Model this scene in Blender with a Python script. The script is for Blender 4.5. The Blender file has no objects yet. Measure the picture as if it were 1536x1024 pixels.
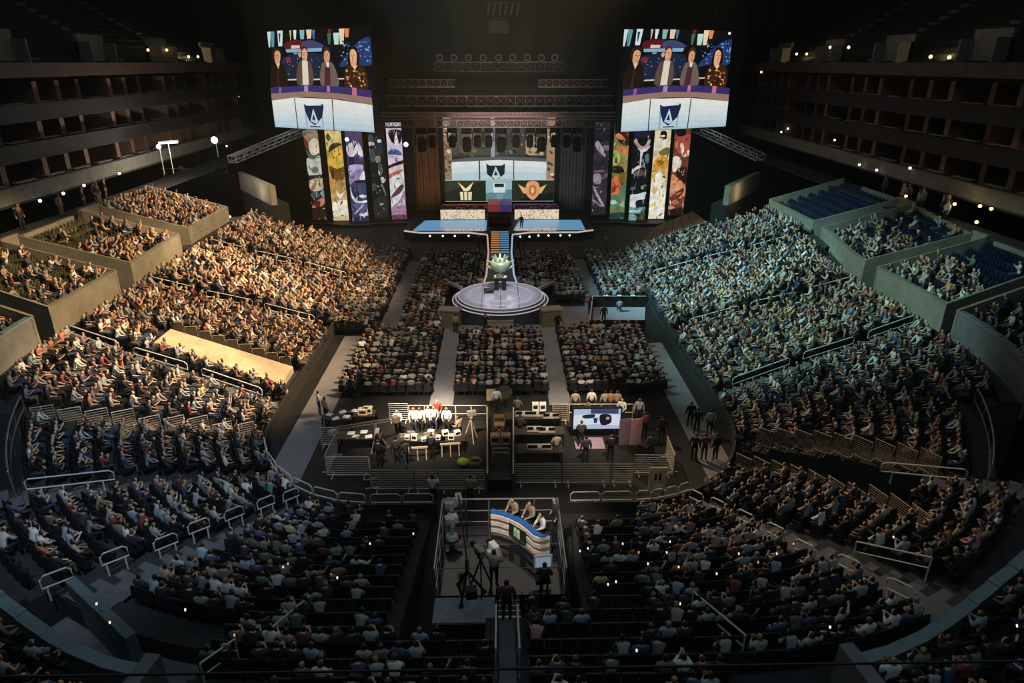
import bpy, bmesh, math, random
import numpy as np
from mathutils import Vector, Matrix
R = random.Random(11)
NR = np.random.RandomState(5)
SC = bpy.context.scene
COL = SC.collection
PI = math.pi

# ------------------------------------------------------------------ camera
FPX, PITCH, EYE = 1000.0, math.radians(22.7), 18.0
YAW = math.atan(20 * math.cos(PITCH) / FPX)
cam_data = bpy.data.cameras.new('camera'); cam = bpy.data.objects.new('camera', cam_data); COL.objects.link(cam)
cam_data.sensor_width = 36.0; cam_data.lens = FPX / 1536 * 36.0; cam_data.clip_end = 400; cam_data.clip_start = 0.1
cam.location = (0, 0, EYE); cam.rotation_euler = (PI / 2 - PITCH, 0, -YAW)
SC.camera = cam

def ray(px, py):
    x = (px - 768) / FPX; y = -(py - 512) / FPX
    fy = math.cos(PITCH) + y * math.sin(PITCH); uz = -math.sin(PITCH) + y * math.cos(PITCH)
    c, s = math.cos(YAW), math.sin(YAW)
    return (x * c + fy * s, -x * s + fy * c, uz)
def atz(px, py, z):
    d = ray(px, py); k = (z - EYE) / d[2]; return Vector((d[0] * k, d[1] * k, z))
def atY(px, py, Y):
    d = ray(px, py); k = Y / d[1]; return Vector((d[0] * k, Y, EYE + d[2] * k))
def stand_at(px, py, z0=.6, sl=.42, hw=12):
    d = ray(px, py); s = 1 if d[0] > 0 else -1
    k = (EYE - z0 + sl * hw) / (sl * s * d[0] - d[2]); return Vector((d[0] * k, d[1] * k, EYE + d[2] * k))
def proj(P):
    X, Y, Z = P
    c, s = math.cos(YAW), math.sin(YAW)
    x = X * c - Y * s; y = X * s + Y * c; z = Z - EYE
    dep = y * math.cos(PITCH) - z * math.sin(PITCH); up = z * math.cos(PITCH) + y * math.sin(PITCH)
    if dep < .1: return (-9999, -9999, dep)
    return (768 + FPX * x / dep, 512 - FPX * up / dep, dep)

# ------------------------------------------------------------------ words
_ones = 'first second third fourth fifth sixth seventh eighth ninth tenth eleventh twelfth thirteenth fourteenth fifteenth sixteenth seventeenth eighteenth nineteenth'.split()
_tens = {2: 'twent', 3: 'thirt', 4: 'fort', 5: 'fift', 6: 'sixt', 7: 'sevent', 8: 'eight'}
def ordw(n):
    if n <= 19: return _ones[n - 1]
    t, o = divmod(n, 10)
    return _tens[t] + 'ieth' if o == 0 else _tens[t] + 'y-' + _ones[o - 1]

# ------------------------------------------------------------------ materials
def lin(c):
    return tuple(((v / 255) / 12.92 if v / 255 <= .04045 else ((v / 255 + .055) / 1.055) ** 2.4) for v in c)
_m = {}
def mat(name, rgb, rough=.7, metal=0., noise=.18, scale=6., emit=0., spec=.4, bump=0.):
    if name in _m: return _m[name]
    m = bpy.data.materials.new(name); m.use_nodes = True; nt = m.node_tree; nt.nodes.clear()
    out = nt.nodes.new('ShaderNodeOutputMaterial'); b = nt.nodes.new('ShaderNodeBsdfPrincipled')
    nt.links.new(b.outputs[0], out.inputs[0])
    c = lin(rgb)
    b.inputs['Roughness'].default_value = rough; b.inputs['Metallic'].default_value = metal
    b.inputs['Specular IOR Level'].default_value = spec
    tc = nt.nodes.new('ShaderNodeTexCoord'); nz = nt.nodes.new('ShaderNodeTexNoise'); nz.inputs['Scale'].default_value = scale
    nz.inputs['Detail'].default_value = 4
    nt.links.new(tc.outputs['Object'], nz.inputs['Vector'])
    rp = nt.nodes.new('ShaderNodeValToRGB')
    rp.color_ramp.elements[0].position = .3; rp.color_ramp.elements[1].position = .7
    rp.color_ramp.elements[0].color = (*[v * (1 - noise) for v in c], 1); rp.color_ramp.elements[1].color = (*[min(1, v * (1 + noise)) for v in c], 1)
    nt.links.new(nz.outputs['Fac'], rp.inputs[0]); nt.links.new(rp.outputs[0], b.inputs['Base Color'])
    if bump:
        bp = nt.nodes.new('ShaderNodeBump'); bp.inputs['Strength'].default_value = bump; nt.links.new(nz.outputs['Fac'], bp.inputs['Height']); nt.links.new(bp.outputs[0], b.inputs['Normal'])
    if emit:
        b.inputs['Emission Color'].default_value = (*c, 1); b.inputs['Emission Strength'].default_value = emit
    _m[name] = m; return m
def glow(name, rgb, s=1.):
    if name in _m: return _m[name]
    m = bpy.data.materials.new(name); m.use_nodes = True; nt = m.node_tree; nt.nodes.clear()
    out = nt.nodes.new('ShaderNodeOutputMaterial'); e = nt.nodes.new('ShaderNodeEmission')
    e.inputs[0].default_value = (*lin(rgb), 1); e.inputs[1].default_value = s
    nt.links.new(e.outputs[0], out.inputs[0]); _m[name] = m; return m
def attr_mat(name, emission=False, rough=.8, grain=None):
    m = bpy.data.materials.new(name); m.use_nodes = True; nt = m.node_tree; nt.nodes.clear()
    out = nt.nodes.new('ShaderNodeOutputMaterial'); a = nt.nodes.new('ShaderNodeAttribute'); a.attribute_name = 'Col'
    if emission:
        e = nt.nodes.new('ShaderNodeEmission'); e.inputs[1].default_value = emission
        if grain:
            tc = nt.nodes.new('ShaderNodeTexCoord'); nz = nt.nodes.new('ShaderNodeTexNoise'); nz.inputs['Scale'].default_value = grain[0]; nz.inputs['Detail'].default_value = 6; nz.inputs['Distortion'].default_value = grain[3]
            mr = nt.nodes.new('ShaderNodeMapRange'); mr.inputs[1].default_value = .32; mr.inputs[2].default_value = .68; mr.inputs[3].default_value = grain[1]; mr.inputs[4].default_value = grain[2]
            vm = nt.nodes.new('ShaderNodeVectorMath'); vm.operation = 'SCALE'
            nt.links.new(tc.outputs['Object'], nz.inputs['Vector']); nt.links.new(nz.outputs['Fac'], mr.inputs[0]); nt.links.new(a.outputs['Color'], vm.inputs[0]); nt.links.new(mr.outputs[0], vm.inputs['Scale']); nt.links.new(vm.outputs[0], e.inputs[0])
        else: nt.links.new(a.outputs['Color'], e.inputs[0])
        nt.links.new(e.outputs[0], out.inputs[0])
    else:
        b = nt.nodes.new('ShaderNodeBsdfPrincipled'); b.inputs['Roughness'].default_value = rough; b.inputs['Specular IOR Level'].default_value = .25
        nt.links.new(a.outputs['Color'], b.inputs['Base Color']); nt.links.new(b.outputs[0], out.inputs[0])
    return m
def pattern_glow(name, ca, cb, scale, s=1., kind='voronoi', thr=.45):
    m = bpy.data.materials.new(name); m.use_nodes = True; nt = m.node_tree; nt.nodes.clear()
    out = nt.nodes.new('ShaderNodeOutputMaterial'); e = nt.nodes.new('ShaderNodeEmission'); e.inputs[1].default_value = s
    tc = nt.nodes.new('ShaderNodeTexCoord')
    if kind == 'voronoi':
        t = nt.nodes.new('ShaderNodeTexVoronoi'); t.inputs['Scale'].default_value = scale; o = t.outputs['Distance']
    else:
        t = nt.nodes.new('ShaderNodeTexNoise'); t.inputs['Scale'].default_value = scale; t.inputs['Detail'].default_value = 5; o = t.outputs['Fac']
    nt.links.new(tc.outputs['Object'], t.inputs['Vector'])
    rp = nt.nodes.new('ShaderNodeValToRGB'); rp.color_ramp.elements[0].position = max(0, thr - .12); rp.color_ramp.elements[1].position = thr + .12
    rp.color_ramp.elements[0].color = (*lin(ca), 1); rp.color_ramp.elements[1].color = (*lin(cb), 1)
    nt.links.new(o, rp.inputs[0]); nt.links.new(rp.outputs[0], e.inputs[0]); nt.links.new(e.outputs[0], out.inputs[0])
    return m

# ------------------------------------------------------------------ mesh builder
class MB:
    def __init__(s): s.V = []; s.F = []; s.M = []; s.K = []
    def add(s, vs, fs, m=0, k=None):
        o = len(s.V); s.V += [tuple(v) for v in vs]
        for f in fs: s.F.append([i + o for i in f]); s.M.append(m); s.K.append(k)
        return s
    def quad(s, a, b, c, d, m=0, k=None): return s.add([a, b, c, d], [(0, 1, 2, 3)], m, k)
    def box(s, c, sz, rz=0, m=0, rx=0):
        x, y, z = sz[0] / 2, sz[1] / 2, sz[2] / 2
        vs = [Vector((i * x, j * y, k * z)) for k in (-1, 1) for j in (-1, 1) for i in (-1, 1)]
        if rx: M = Matrix.Rotation(rx, 3, 'X'); vs = [M @ v for v in vs]
        if rz: M = Matrix.Rotation(rz, 3, 'Z'); vs = [M @ v for v in vs]
        c = Vector(c)
        return s.add([v + c for v in vs], [(0, 2, 3, 1), (4, 5, 7, 6), (0, 1, 5, 4), (2, 6, 7, 3), (0, 4, 6, 2), (1, 3, 7, 5)], m)
    def span(s, a, b, m=0):  # axis aligned box from corner to corner
        return s.box([(a[i] + b[i]) / 2 for i in range(3)], [abs(b[i] - a[i]) for i in range(3)], m=m)
    def bar(s, p, q, w, m=0, h=None):
        p, q = Vector(p), Vector(q); d = (q - p)
        if d.length < 1e-6: return s
        d.normalize(); up = Vector((0, 0, 1)) if abs(d.z) < .95 else Vector((0, 1, 0))
        a = d.cross(up).normalized() * w / 2; b = a.cross(d).normalized() * (h or w) / 2
        vs = [p - a - b, p + a - b, p + a + b, p - a + b, q - a - b, q + a - b, q + a + b, q - a + b]
        return s.add(vs, [(0, 1, 2, 3), (7, 6, 5, 4), (0, 4, 5, 1), (1, 5, 6, 2), (2, 6, 7, 3), (3, 7, 4, 0)], m)
    def tube(s, pts, r, n=6, m=0, closed=False):
        pts = [Vector(p) for p in pts]; N = len(pts); rings = []
        rr = r if isinstance(r, (list, tuple)) else [r] * N
        for i, p in enumerate(pts):
            a = pts[i - 1] if (i > 0 or closed) else p; b = pts[(i + 1) % N] if (i < N - 1 or closed) else p
            d = (b - a)
            d = d.normalized() if d.length > 1e-9 else Vector((0, 0, 1))
            up = Vector((0, 0, 1)) if abs(d.z) < .9 else Vector((0, 1, 0))
            u = d.cross(up).normalized(); v = u.cross(d)
            rings.append([p + (u * math.cos(2 * PI * j / n) + v * math.sin(2 * PI * j / n)) * rr[i] for j in range(n)])
        vs = [q for g in rings for q in g]; fs = []
        for i in range(N if closed else N - 1):
            k = (i + 1) % N
            for j in range(n): fs.append((i * n + j, i * n + (j + 1) % n, k * n + (j + 1) % n, k * n + j))
        if not closed: fs += [tuple(range(n))[::-1], tuple((N - 1) * n + j for j in range(n))]
        return s.add(vs, fs, m)
    def prism(s, poly, z0, z1, m=0):
        n = len(poly); vs = [(x, y, z0) for x, y in poly] + [(x, y, z1) for x, y in poly]
        return s.add(vs, [tuple(range(n))[::-1], tuple(range(n, 2 * n))] + [(i, (i + 1) % n, n + (i + 1) % n, n + i) for i in range(n)], m)
    def lathe(s, prof, n=16, c=(0, 0, 0), m=0):
        vs = []; fs = []
        for r, z in prof:
            for j in range(n): vs.append((c[0] + r * math.cos(2 * PI * j / n), c[1] + r * math.sin(2 * PI * j / n), c[2] + z))
        for i in range(len(prof) - 1):
            for j in range(n): fs.append((i * n + j, i * n + (j + 1) % n, (i + 1) * n + (j + 1) % n, (i + 1) * n + j))
        fs += [tuple(range(n))[::-1], tuple((len(prof) - 1) * n + j for j in range(n))]
        return s.add(vs, fs, m)
    def ell(s, c, rad, n=8, m=0):
        prof = [(max(.02, math.sin(PI * i / n)), -math.cos(PI * i / n)) for i in range(n + 1)]
        o = len(s.V); s.lathe(prof, n + 2, (0, 0, 0), m)
        for i in range(o, len(s.V)):
            v = s.V[i]; s.V[i] = (c[0] + v[0] * rad[0], c[1] + v[1] * rad[1], c[2] + v[2] * rad[2])
        return s
    def mesh(s, name, mats, smooth=False):
        me = bpy.data.meshes.new(name); me.from_pydata(s.V, [], s.F)
        for m in (mats if isinstance(mats, (list, tuple)) else [mats]): me.materials.append(m)
        if any(s.M): me.polygons.foreach_set('material_index', s.M)
        if smooth: me.polygons.foreach_set('use_smooth', [True] * len(s.F))
        if any(k is not None for k in s.K):
            a = me.attributes.new('Col', 'FLOAT_COLOR', 'CORNER'); buf = []
            for f, k in zip(s.F, s.K): buf += list(k or (0, 0, 0, 1)) * len(f)
            a.data.foreach_set('color', buf)
        me.update(); return me
    def build(s, name, mats, parent=None, loc=None, rz=0, smooth=False):
        o = bpy.data.objects.new(name, s.mesh(name, mats, smooth)); COL.objects.link(o)
        if parent: o.parent = parent
        if loc is not None: o.location = loc
        if rz: o.rotation_euler = (0, 0, rz)
        return o
def tag(o, label, cat, group=None, kind=None):
    o['label'] = label; o['category'] = cat
    if group: o['group'] = group
    if kind: o['kind'] = kind
    return o
def thing(name, label, cat, loc=(0, 0, 0), rz=0, group=None):
    o = bpy.data.objects.new(name, None); COL.objects.link(o); o.location = loc; o.rotation_euler = (0, 0, rz); o.empty_display_size = .2
    return tag(o, label, cat, group)
def struct(name, mb, mats, smooth=False):
    o = mb.build(name, mats, smooth=smooth); o['kind'] = 'structure'; return o
def link_copy(o, parent=None):
    c = o.copy(); COL.objects.link(c)
    if parent: c.parent = parent
    return c
def copy_tree(o, loc, rz, label, group=None):
    r = link_copy(o); r.location = loc; r.rotation_euler = (0, 0, rz); r['label'] = label
    if group: r['group'] = group
    for ch in list(o.children):
        c = link_copy(ch, r)
        for g in list(ch.children): link_copy(g, c)
    return r
def spot(name, loc, tgt, rgb, power, angle, blend=.6, size=.6):
    l = bpy.data.lights.new(name, 'SPOT'); l.color = rgb; l.energy = power; l.spot_size = math.radians(angle); l.spot_blend = blend; l.shadow_soft_size = size
    o = bpy.data.objects.new(name, l); COL.objects.link(o); o.location = loc
    o.rotation_euler = (Vector(tgt) - Vector(loc)).to_track_quat('-Z', 'Y').to_euler(); return o
def area(name, loc, tgt, rgb, power, sx, sy):
    l = bpy.data.lights.new(name, 'AREA'); l.color = rgb; l.energy = power; l.shape = 'RECTANGLE'; l.size = sx; l.size_y = sy
    o = bpy.data.objects.new(name, l); COL.objects.link(o); o.location = loc
    o.rotation_euler = (Vector(tgt) - Vector(loc)).to_track_quat('-Z', 'Y').to_euler(); return o
def point(name, loc, rgb, power, r=.1):
    l = bpy.data.lights.new(name, 'POINT'); l.color = rgb; l.energy = power; l.shadow_soft_size = r
    o = bpy.data.objects.new(name, l); COL.objects.link(o); o.location = loc; return o

# common materials
black = mat('black_paint', (16, 16, 17), .6)
blackcloth = mat('black_drape', (22, 22, 22), .95)
concrete = mat('concrete', (104, 104, 106), .85, scale=2.)
terrace = mat('terrace_concrete', (44, 44, 46), .9, scale=1.5)
stepmat = mat('stair_concrete', (88, 90, 96), .85, scale=3.)
steel = mat('galvanised_steel', (170, 172, 174), .35, .8, .1)
dullsteel = mat('barrier_steel', (176, 168, 156), .5, .1, .12)
capsteel = mat('brushed_cap_steel', (122, 144, 152), .28, .2, .1)
palewall = mat('painted_loge_wall', (118, 114, 102), .8, scale=1.2)
brownwall = mat('suite_brown_wall', (78, 58, 48), .8, scale=1.)
carpet = mat('grey_carpet', (116, 114, 118), .95, noise=.14, scale=.7)
floormat = mat('arena_floor', (25, 24, 23), .7, noise=.2, scale=.6)
white = mat('white_plastic', (215, 215, 215), .5)
wood = mat('light_wood', (150, 110, 70), .6, scale=9)

# ================================================================== SETTING
struct('floor', MB().span((-60, -6, -.2), (60, 98, 0)), floormat)
struct('wall_back', MB().span((-60, 97, 0), (60, 98, 44)), blackcloth)
struct('wall_left', MB().span((-61, -6, 0), (-60, 98, 44)), black)
struct('wall_right', MB().span((60, -6, 0), (61, 98, 44)), black)
struct('wall_behind', MB().span((-60, -7, 0), (60, -6, 44)), black)
struct('ceiling', MB().span((-61, -7, 44), (61, 98, 44.4)), black)
for i, (x0, y0, x1, y1) in enumerate([(-8.95, 44.2, -7.3, 63.5), (-11.1, 26.2, -9.4, 44.2), (-4.1, 33.6, -2.75, 46.2), (2.75, 33.6, 4.0, 46.2),
                                      (6.8, 50.2, 8.4, 64.), (9.7, 26.2, 11.2, 42.6), (-2.75, 44.7, 2.75, 46.2), (4.0, 44.9, 7.4, 50.2)]):
    m = MB(); m.span((x0, y0, .001), (x1, y1, .012)); struct('aisle_path_%d' % (i + 1), m, carpet)

# ---- bowl geometry: a ring of rows round the floor
RC, R0 = (5.5, 31.0), 6.5
ROW, RISE, Z0 = .74, .311, .6
def sstep(x): x = min(1, max(0, x)); return x * x * (3 - 2 * x)
def ring(seg, q, t):
    """point and inward normal at offset t behind the front rail"""
    if seg == 'L' or seg == 'R':
        sh = .36 * sstep((q - 31) / 18)
        s = -1 if seg == 'L' else 1
        return s * (12 + t), q - sh * t, -s, .0 + sh
    if seg == 'N': return q, 23.3 - t, 0, 1
    s = -1 if seg == 'A' else 1           # A = corner towards the left stand, B = the other corner
    return s * (RC[0] + (R0 + t) * math.cos(q)), RC[1] - (R0 + 1.2 + t) * math.sin(q), -s * math.cos(q), math.sin(q)
NROW = 17
def near_f(seg, q): return 0. if seg in 'LR' else (1. if seg == 'N' else sstep(q / 1.3))
def z_row(seg, q, k): f = near_f(seg, q); return Z0 - .3 * f + (RISE - .089 * f) * k
def z_at(seg, q, t): return z_row(seg, q, t / ROW)
def lt(seg, q): return LT + (.2 * sstep(q) + .7 * sstep((q - 1.08) / .35) if seg in 'AB' else (.5 * sstep((q - 44) / 14) if seg == 'L' else 1.6 * sstep((q - 44) / 12)))
def cap_z(seg, q): return LZ - 1.6 * near_f(seg, q)
LT, LZ = 11.0, 6.45      # offset and cap height of the loge front wall
SEGS = {'L': (31., 64.), 'R': (31., 63.), 'A': (0., PI / 2), 'B': (0., PI / 2), 'N': (-5.5, 5.5)}
HOLES = [('L', 34.5, 37.0, .6, 7.2), ('B', .40, .60, .3, 7.4, .034), ('N', -2.8, -.4, -1, 9.9), ('N', -.4, 2.6, -1, 8.2),
         ('A', .36, .68, 9.2, 14), ('B', .34, .68, 9.5, 14), ('A', 1.06, 1.42, 9.5, 11.6)]
STAIRS = [('L', 43.8, .5), ('L', 54.2, .5), ('R', 42.6, .5), ('R', 54.2, .5), ('A', 1.12, .05), ('B', 1.13, .05), ('N', .12, .22),
          ('A', .70, .035), ('B', .70, .035), ('L', 32.4, .45), ('R', 33.2, .45)]
def in_hole(seg, q, t):
    return any(h[0] == seg and h[1] <= q - (h[5] * t if len(h) > 5 else 0) <= h[2] and h[3] <= t <= h[4] for h in HOLES)
def rows_of(seg): return 22 if seg == 'N' else NROW
for seg, nm in (('L', 'left_stand_slab'), ('R', 'right_stand_slab'), ('A', 'left_corner_slab'), ('B', 'right_corner_slab'), ('N', 'near_stand_slab')):
    q0, q1 = SEGS[seg]
    step = .5 if seg in 'LRN' else .035
    n = int(round((q1 - q0) / step)); qs = [q0 + (q1 - q0) * i / n for i in range(n + 1)]
    m = MB()
    P = lambda q, t, z: (*ring(seg, q, t)[:2], z)
    for a, b in zip(qs, qs[1:]):
        for k in range(rows_of(seg)):
            t0, t1 = k * ROW, (k + 1) * ROW; za, zb = z_row(seg, a, k), z_row(seg, b, k); pa, pb = (z_row(seg, a, k - 1), z_row(seg, b, k - 1)) if k else (0, 0)
            if in_hole(seg, (a + b) / 2, (t0 + t1) / 2) or (seg != 'N' and t1 > lt(seg, (a + b) / 2) + .5): continue
            m.quad(P(a, t0, za), P(b, t0, zb), P(b, t1, zb), P(a, t1, za))
            m.quad(P(a, t0, pa), P(b, t0, pb), P(b, t0, zb), P(a, t0, za))
            # walls of the openings
            if in_hole(seg, (a + b) / 2, (t0 + t1) / 2 + ROW): m.quad(P(a, t1, za), P(b, t1, zb), P(b, t1, 0), P(a, t1, 0))
        for k in range(rows_of(seg)):
            t0, t1, z = k * ROW, (k + 1) * ROW, z_row(seg, (a + b) / 2, k)
            tm, qm = (t0 + t1) / 2, (a + b) / 2; d = b - a
            if in_hole(seg, qm, tm) or (seg != 'N' and t1 > lt(seg, qm) + .5): continue
            if in_hole(seg, qm + d, tm): m.quad(P(b, t0, z), P(b, t1, z), P(b, t1, 0), P(b, t0, 0))
            if in_hole(seg, qm - d, tm): m.quad(P(a, t0, z), P(a, t1, z), P(a, t1, 0), P(a, t0, 0))
            if b == qs[-1] and seg in 'LR': m.quad(P(b, t0, z), P(b, t1, z), P(b, t1, 0), P(b, t0, 0))
    struct(nm, m, terrace)
    # concrete stairs in the aisles
    for s in STAIRS:
        if s[0] != seg: continue
        m = MB()
        for k in range(rows_of(seg)):
            if in_hole(seg, s[1], (k + .5) * ROW) or (seg != 'N' and (k + 1) * ROW > lt(seg, s[1])): continue
            z = z_row(seg, s[1], k)
            for h in range(2):
                t0, t1 = (k + h * .5) * ROW, (k + 1) * ROW
                zz = z + .012 + h * RISE / 2
                a, b = s[1] - s[2], s[1] + s[2]
                if h == 0: t1 = (k + .5) * ROW
                m.quad(P(a, t0, zz), P(b, t0, zz), P(b, t1, zz), P(a, t1, zz))
                m.quad(P(a, t0, zz - RISE / 2), P(b, t0, zz - RISE / 2), P(b, t0, zz), P(a, t0, zz))
        struct('stair_slab', m, stepmat)
# ramp that fills the opening of the warm-lit stand, with dark landings in the corner tunnels
m = MB()
P = lambda q, t, z: (*ring('L', q, t)[:2], z)
for i in range(8):
    t0, t1 = .6 + i * .82, .6 + i * .82 + .80
    m.add([P(34.5, t0, .75 + .42 * t0), P(37, t0, .75 + .42 * t0), P(37, t1, .75 + .42 * t1), P(34.5, t1, .75 + .42 * t1)] + [P(34.5, t0, .5), P(37, t0, .5), P(37, t1, .5), P(34.5, t1, .5)],
          [(0, 1, 2, 3), (7, 6, 5, 4), (0, 4, 5, 1), (1, 5, 6, 2), (2, 6, 7, 3), (3, 7, 4, 0)])
struct('ramp_floor', m, mat('ramp_boards', (176, 162, 138), .8, scale=1.))

# front boards round the floor
for seg, nm in (('L', 'left_dasher_wall'), ('R', 'right_dasher_wall'), ('A', 'left_corner_dasher_wall'), ('B', 'right_corner_dasher_wall'), ('N', 'near_dasher_wall')):
    q0, q1 = SEGS[seg]; n = 24; m = MB()
    for i in range(n):
        a, b = q0 + (q1 - q0) * i / n, q0 + (q1 - q0) * (i + 1) / n
        if in_hole(seg, (a + b) / 2, .0): continue
        pa, pb, pc, pd = [ring(seg, *x)[:2] for x in ((a, -.12), (b, -.12), (b, 0.), (a, 0.))]
        m.prism([pa, pb, pc, pd], 0, .95 - .1 * near_f(seg, a))
    struct(nm, m, mat('dasher_board', (44, 42, 40), .7))

# ---- loge: front wall, rows, tunnels
LOGE_ROWS, LOGE_Z = 7, 5.7
TUN = {'L': [(31.0, 32.6), (41.1, 43.8), (52.0, 54.2)], 'R': [(31.0, 32.2), (41.0, 43.4), (53.9, 56.1)]}
LEND = {'L': (31., 62.), 'R': (31., 65.)}
def loge_wall(seg, a, b, step):
    n = max(1, int(round((b - a) / step))); w = MB(); c = MB()
    for i in range(n):
        u, v = a + (b - a) * i / n, a + (b - a) * (i + 1) / n
        pts = [ring(seg, u, lt(seg, u))[:2], ring(seg, v, lt(seg, v))[:2], ring(seg, v, lt(seg, v) + .25)[:2], ring(seg, u, lt(seg, u) + .25)[:2]]
        cz = cap_z(seg, (u + v) / 2); w.prism(pts, cz - 2.35, cz)
        pts = [ring(seg, u, lt(seg, u) - .04)[:2], ring(seg, v, lt(seg, v) - .04)[:2], ring(seg, v, lt(seg, v) + .27)[:2], ring(seg, u, lt(seg, u) + .27)[:2]]
        c.prism(pts, cz, cz + .07)
    return w, c
def gaps(seg):
    a, e = LEND[seg]; out = []
    for g in TUN[seg]:
        if g[0] > a + .1: out.append((a, g[0]))
        a = g[1]
    out.append((a, e)); return out
for seg, side in (('L', 'left'), ('R', 'right')):
    for i, (a, b) in enumerate(gaps(seg)):
        w, c = loge_wall(seg, a, b, 1.5)
        struct('%s_loge_wall' % side, w, palewall); struct('%s_loge_cap_trim' % side, c, palewall)
        # stepped floor of this loge section
        m = MB(); P = lambda q, t, z: (*ring(seg, q, t)[:2], z)
        n = max(1, int((b - a) / 1.5))
        for j in range(n):
            u, v = a + (b - a) * j / n, a + (b - a) * (j + 1) / n
            for k in range(LOGE_ROWS):
                o_ = lt(seg, (u + v) / 2); t0, t1, z = o_ + .25 + k * ROW, o_ + .25 + (k + 1) * ROW, LOGE_Z + RISE * k
                m.quad(P(u, t0, z), P(v, t0, z), P(v, t1, z), P(u, t1, z)); m.quad(P(u, t0, z - RISE), P(v, t0, z - RISE), P(v, t0, z), P(u, t0, z))
        struct('%s_loge_slab' % side, m, terrace)
    for g in TUN[seg] + [(LEND[seg][1], LEND[seg][1] + .2)]:
        m = MB()
        for q in g:
            if q >= LEND[seg][1] + .1: continue
            d = .18 if q == g[0] else -.18
            A0, A1, B0, B1 = [ring(seg, *x)[:2] for x in ((q, lt(seg, q) - .02), (q + d, lt(seg, q) - .02), (q, lt(seg, q) + 5.45), (q + d, lt(seg, q) + 5.45))]
            z0, z1 = LZ + .09, LZ + 2.25
            m.add([(*A0, 3.2), (*A1, 3.2), (*B1, 3.2), (*B0, 3.2), (*A0, z0), (*A1, z0), (*B1, z1), (*B0, z1)], [(0, 1, 2, 3), (7, 6, 5, 4), (0, 4, 5, 1), (1, 5, 6, 2), (2, 6, 7, 3), (3, 7, 4, 0)])
        if g[1] < LEND[seg][1]: m.prism([ring(seg, *x)[:2] for x in ((g[0], lt(seg, g[0]) + 5.3), (g[1], lt(seg, g[0]) + 5.3), (g[1], lt(seg, g[0]) + 5.5), (g[0], lt(seg, g[0]) + 5.5))], 3.2, LZ + 2.3)
        struct('%s_tunnel_wall' % side, m, palewall)
        if g[1] < LEND[seg][1]:
            m = MB(); pts = [ring(seg, *x)[:2] for x in ((g[0], lt(seg, g[0]) - .5), (g[1], lt(seg, g[0]) - .5), (g[1], lt(seg, g[0]) + 6), (g[0], lt(seg, g[0]) + 6))]
            m.prism(pts, 3.7, 3.8); struct('%s_tunnel_floor' % side, m, terrace)
    # barrier behind the loge rows
    s = -1 if seg == 'L' else 1
    m = MB()
    for i in range(20):
        u, v = 31 + 31 * i / 20, 31 + 31 * (i + 1) / 20
        if any(g[0] - .4 < (u + v) / 2 < g[1] + .4 for g in TUN[seg]): continue
        t = lt(seg, u) + .3 + LOGE_ROWS * ROW
        m.prism([ring(seg, *x)[:2] for x in ((u, t), (v, t), (v, t + .18), (u, t + .18))], 5.5, 8.5)
    struct('%s_loge_back_wall' % side, m, palewall)
for seg, side in (('A', 'left'), ('B', 'right')):
    for a, b in ((0, .34), (.7, 1.42)):
        w, c = loge_wall(seg, a, b, .06)
        struct('%s_corner_loge_wall' % side, w, concrete); struct('%s_corner_cap_trim' % side, c, capsteel)
        m = MB(); n = 16
        for j in range(n):
            u, v = a + (b - a) * j / n, a + (b - a) * (j + 1) / n
            for k in range(LOGE_ROWS):
                o_ = lt(seg, (u + v) / 2); t0, t1, z = o_ + .25 + k * ROW, o_ + .25 + (k + 1) * ROW, cap_z(seg, (u + v) / 2) - .75 + RISE * k
                P = lambda q, t, z: (*ring(seg, q, t)[:2], z)
                m.quad(P(u, t0, z), P(v, t0, z), P(v, t1, z), P(u, t1, z)); m.quad(P(u, t0, z - RISE), P(v, t0, z - RISE), P(v, t0, z), P(u, t0, z))
        struct('%s_corner_loge_slab' % side, m, terrace)
    # short end wall where the corner loge stops
    m = MB(); pts = [ring(seg, *x)[:2] for x in ((1.41, 11.7), (1.43, 11.7), (1.43, 15.5), (1.41, 15.5))]
    m.prism(pts, 2, 5.15); struct('%s_loge_end_wall' % side, m, concrete)
# sunken walkway in front of the near corner loge and its low pale wall
m = MB(); n = 8
for j in range(n):
    u, v = 1.06 + .36 * j / n, 1.06 + .36 * (j + 1) / n
    m.prism([ring('A', *x)[:2] for x in ((u, 9.5), (v, 9.5), (v, 11.7), (u, 11.7))], 2.2, 2.3)
struct('walkway_floor', m, concrete)
m = MB(); a, b = atz(112, 863, 3.75), atz(203, 945, 3.95); d = (b - a).normalized(); nn = Vector((d.y, -d.x, 0)) * .28
for i in range(4):
    p, q = a.lerp(b, i / 4), a.lerp(b, (i + 1) / 4); m.prism([(v.x, v.y) for v in (p, q, q + nn, p + nn)], 2.4, 3.75 + .04 * i)
struct('walkway_low_wall', m, mat('pale_blue_wall', (84, 100, 106), .6))

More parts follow.
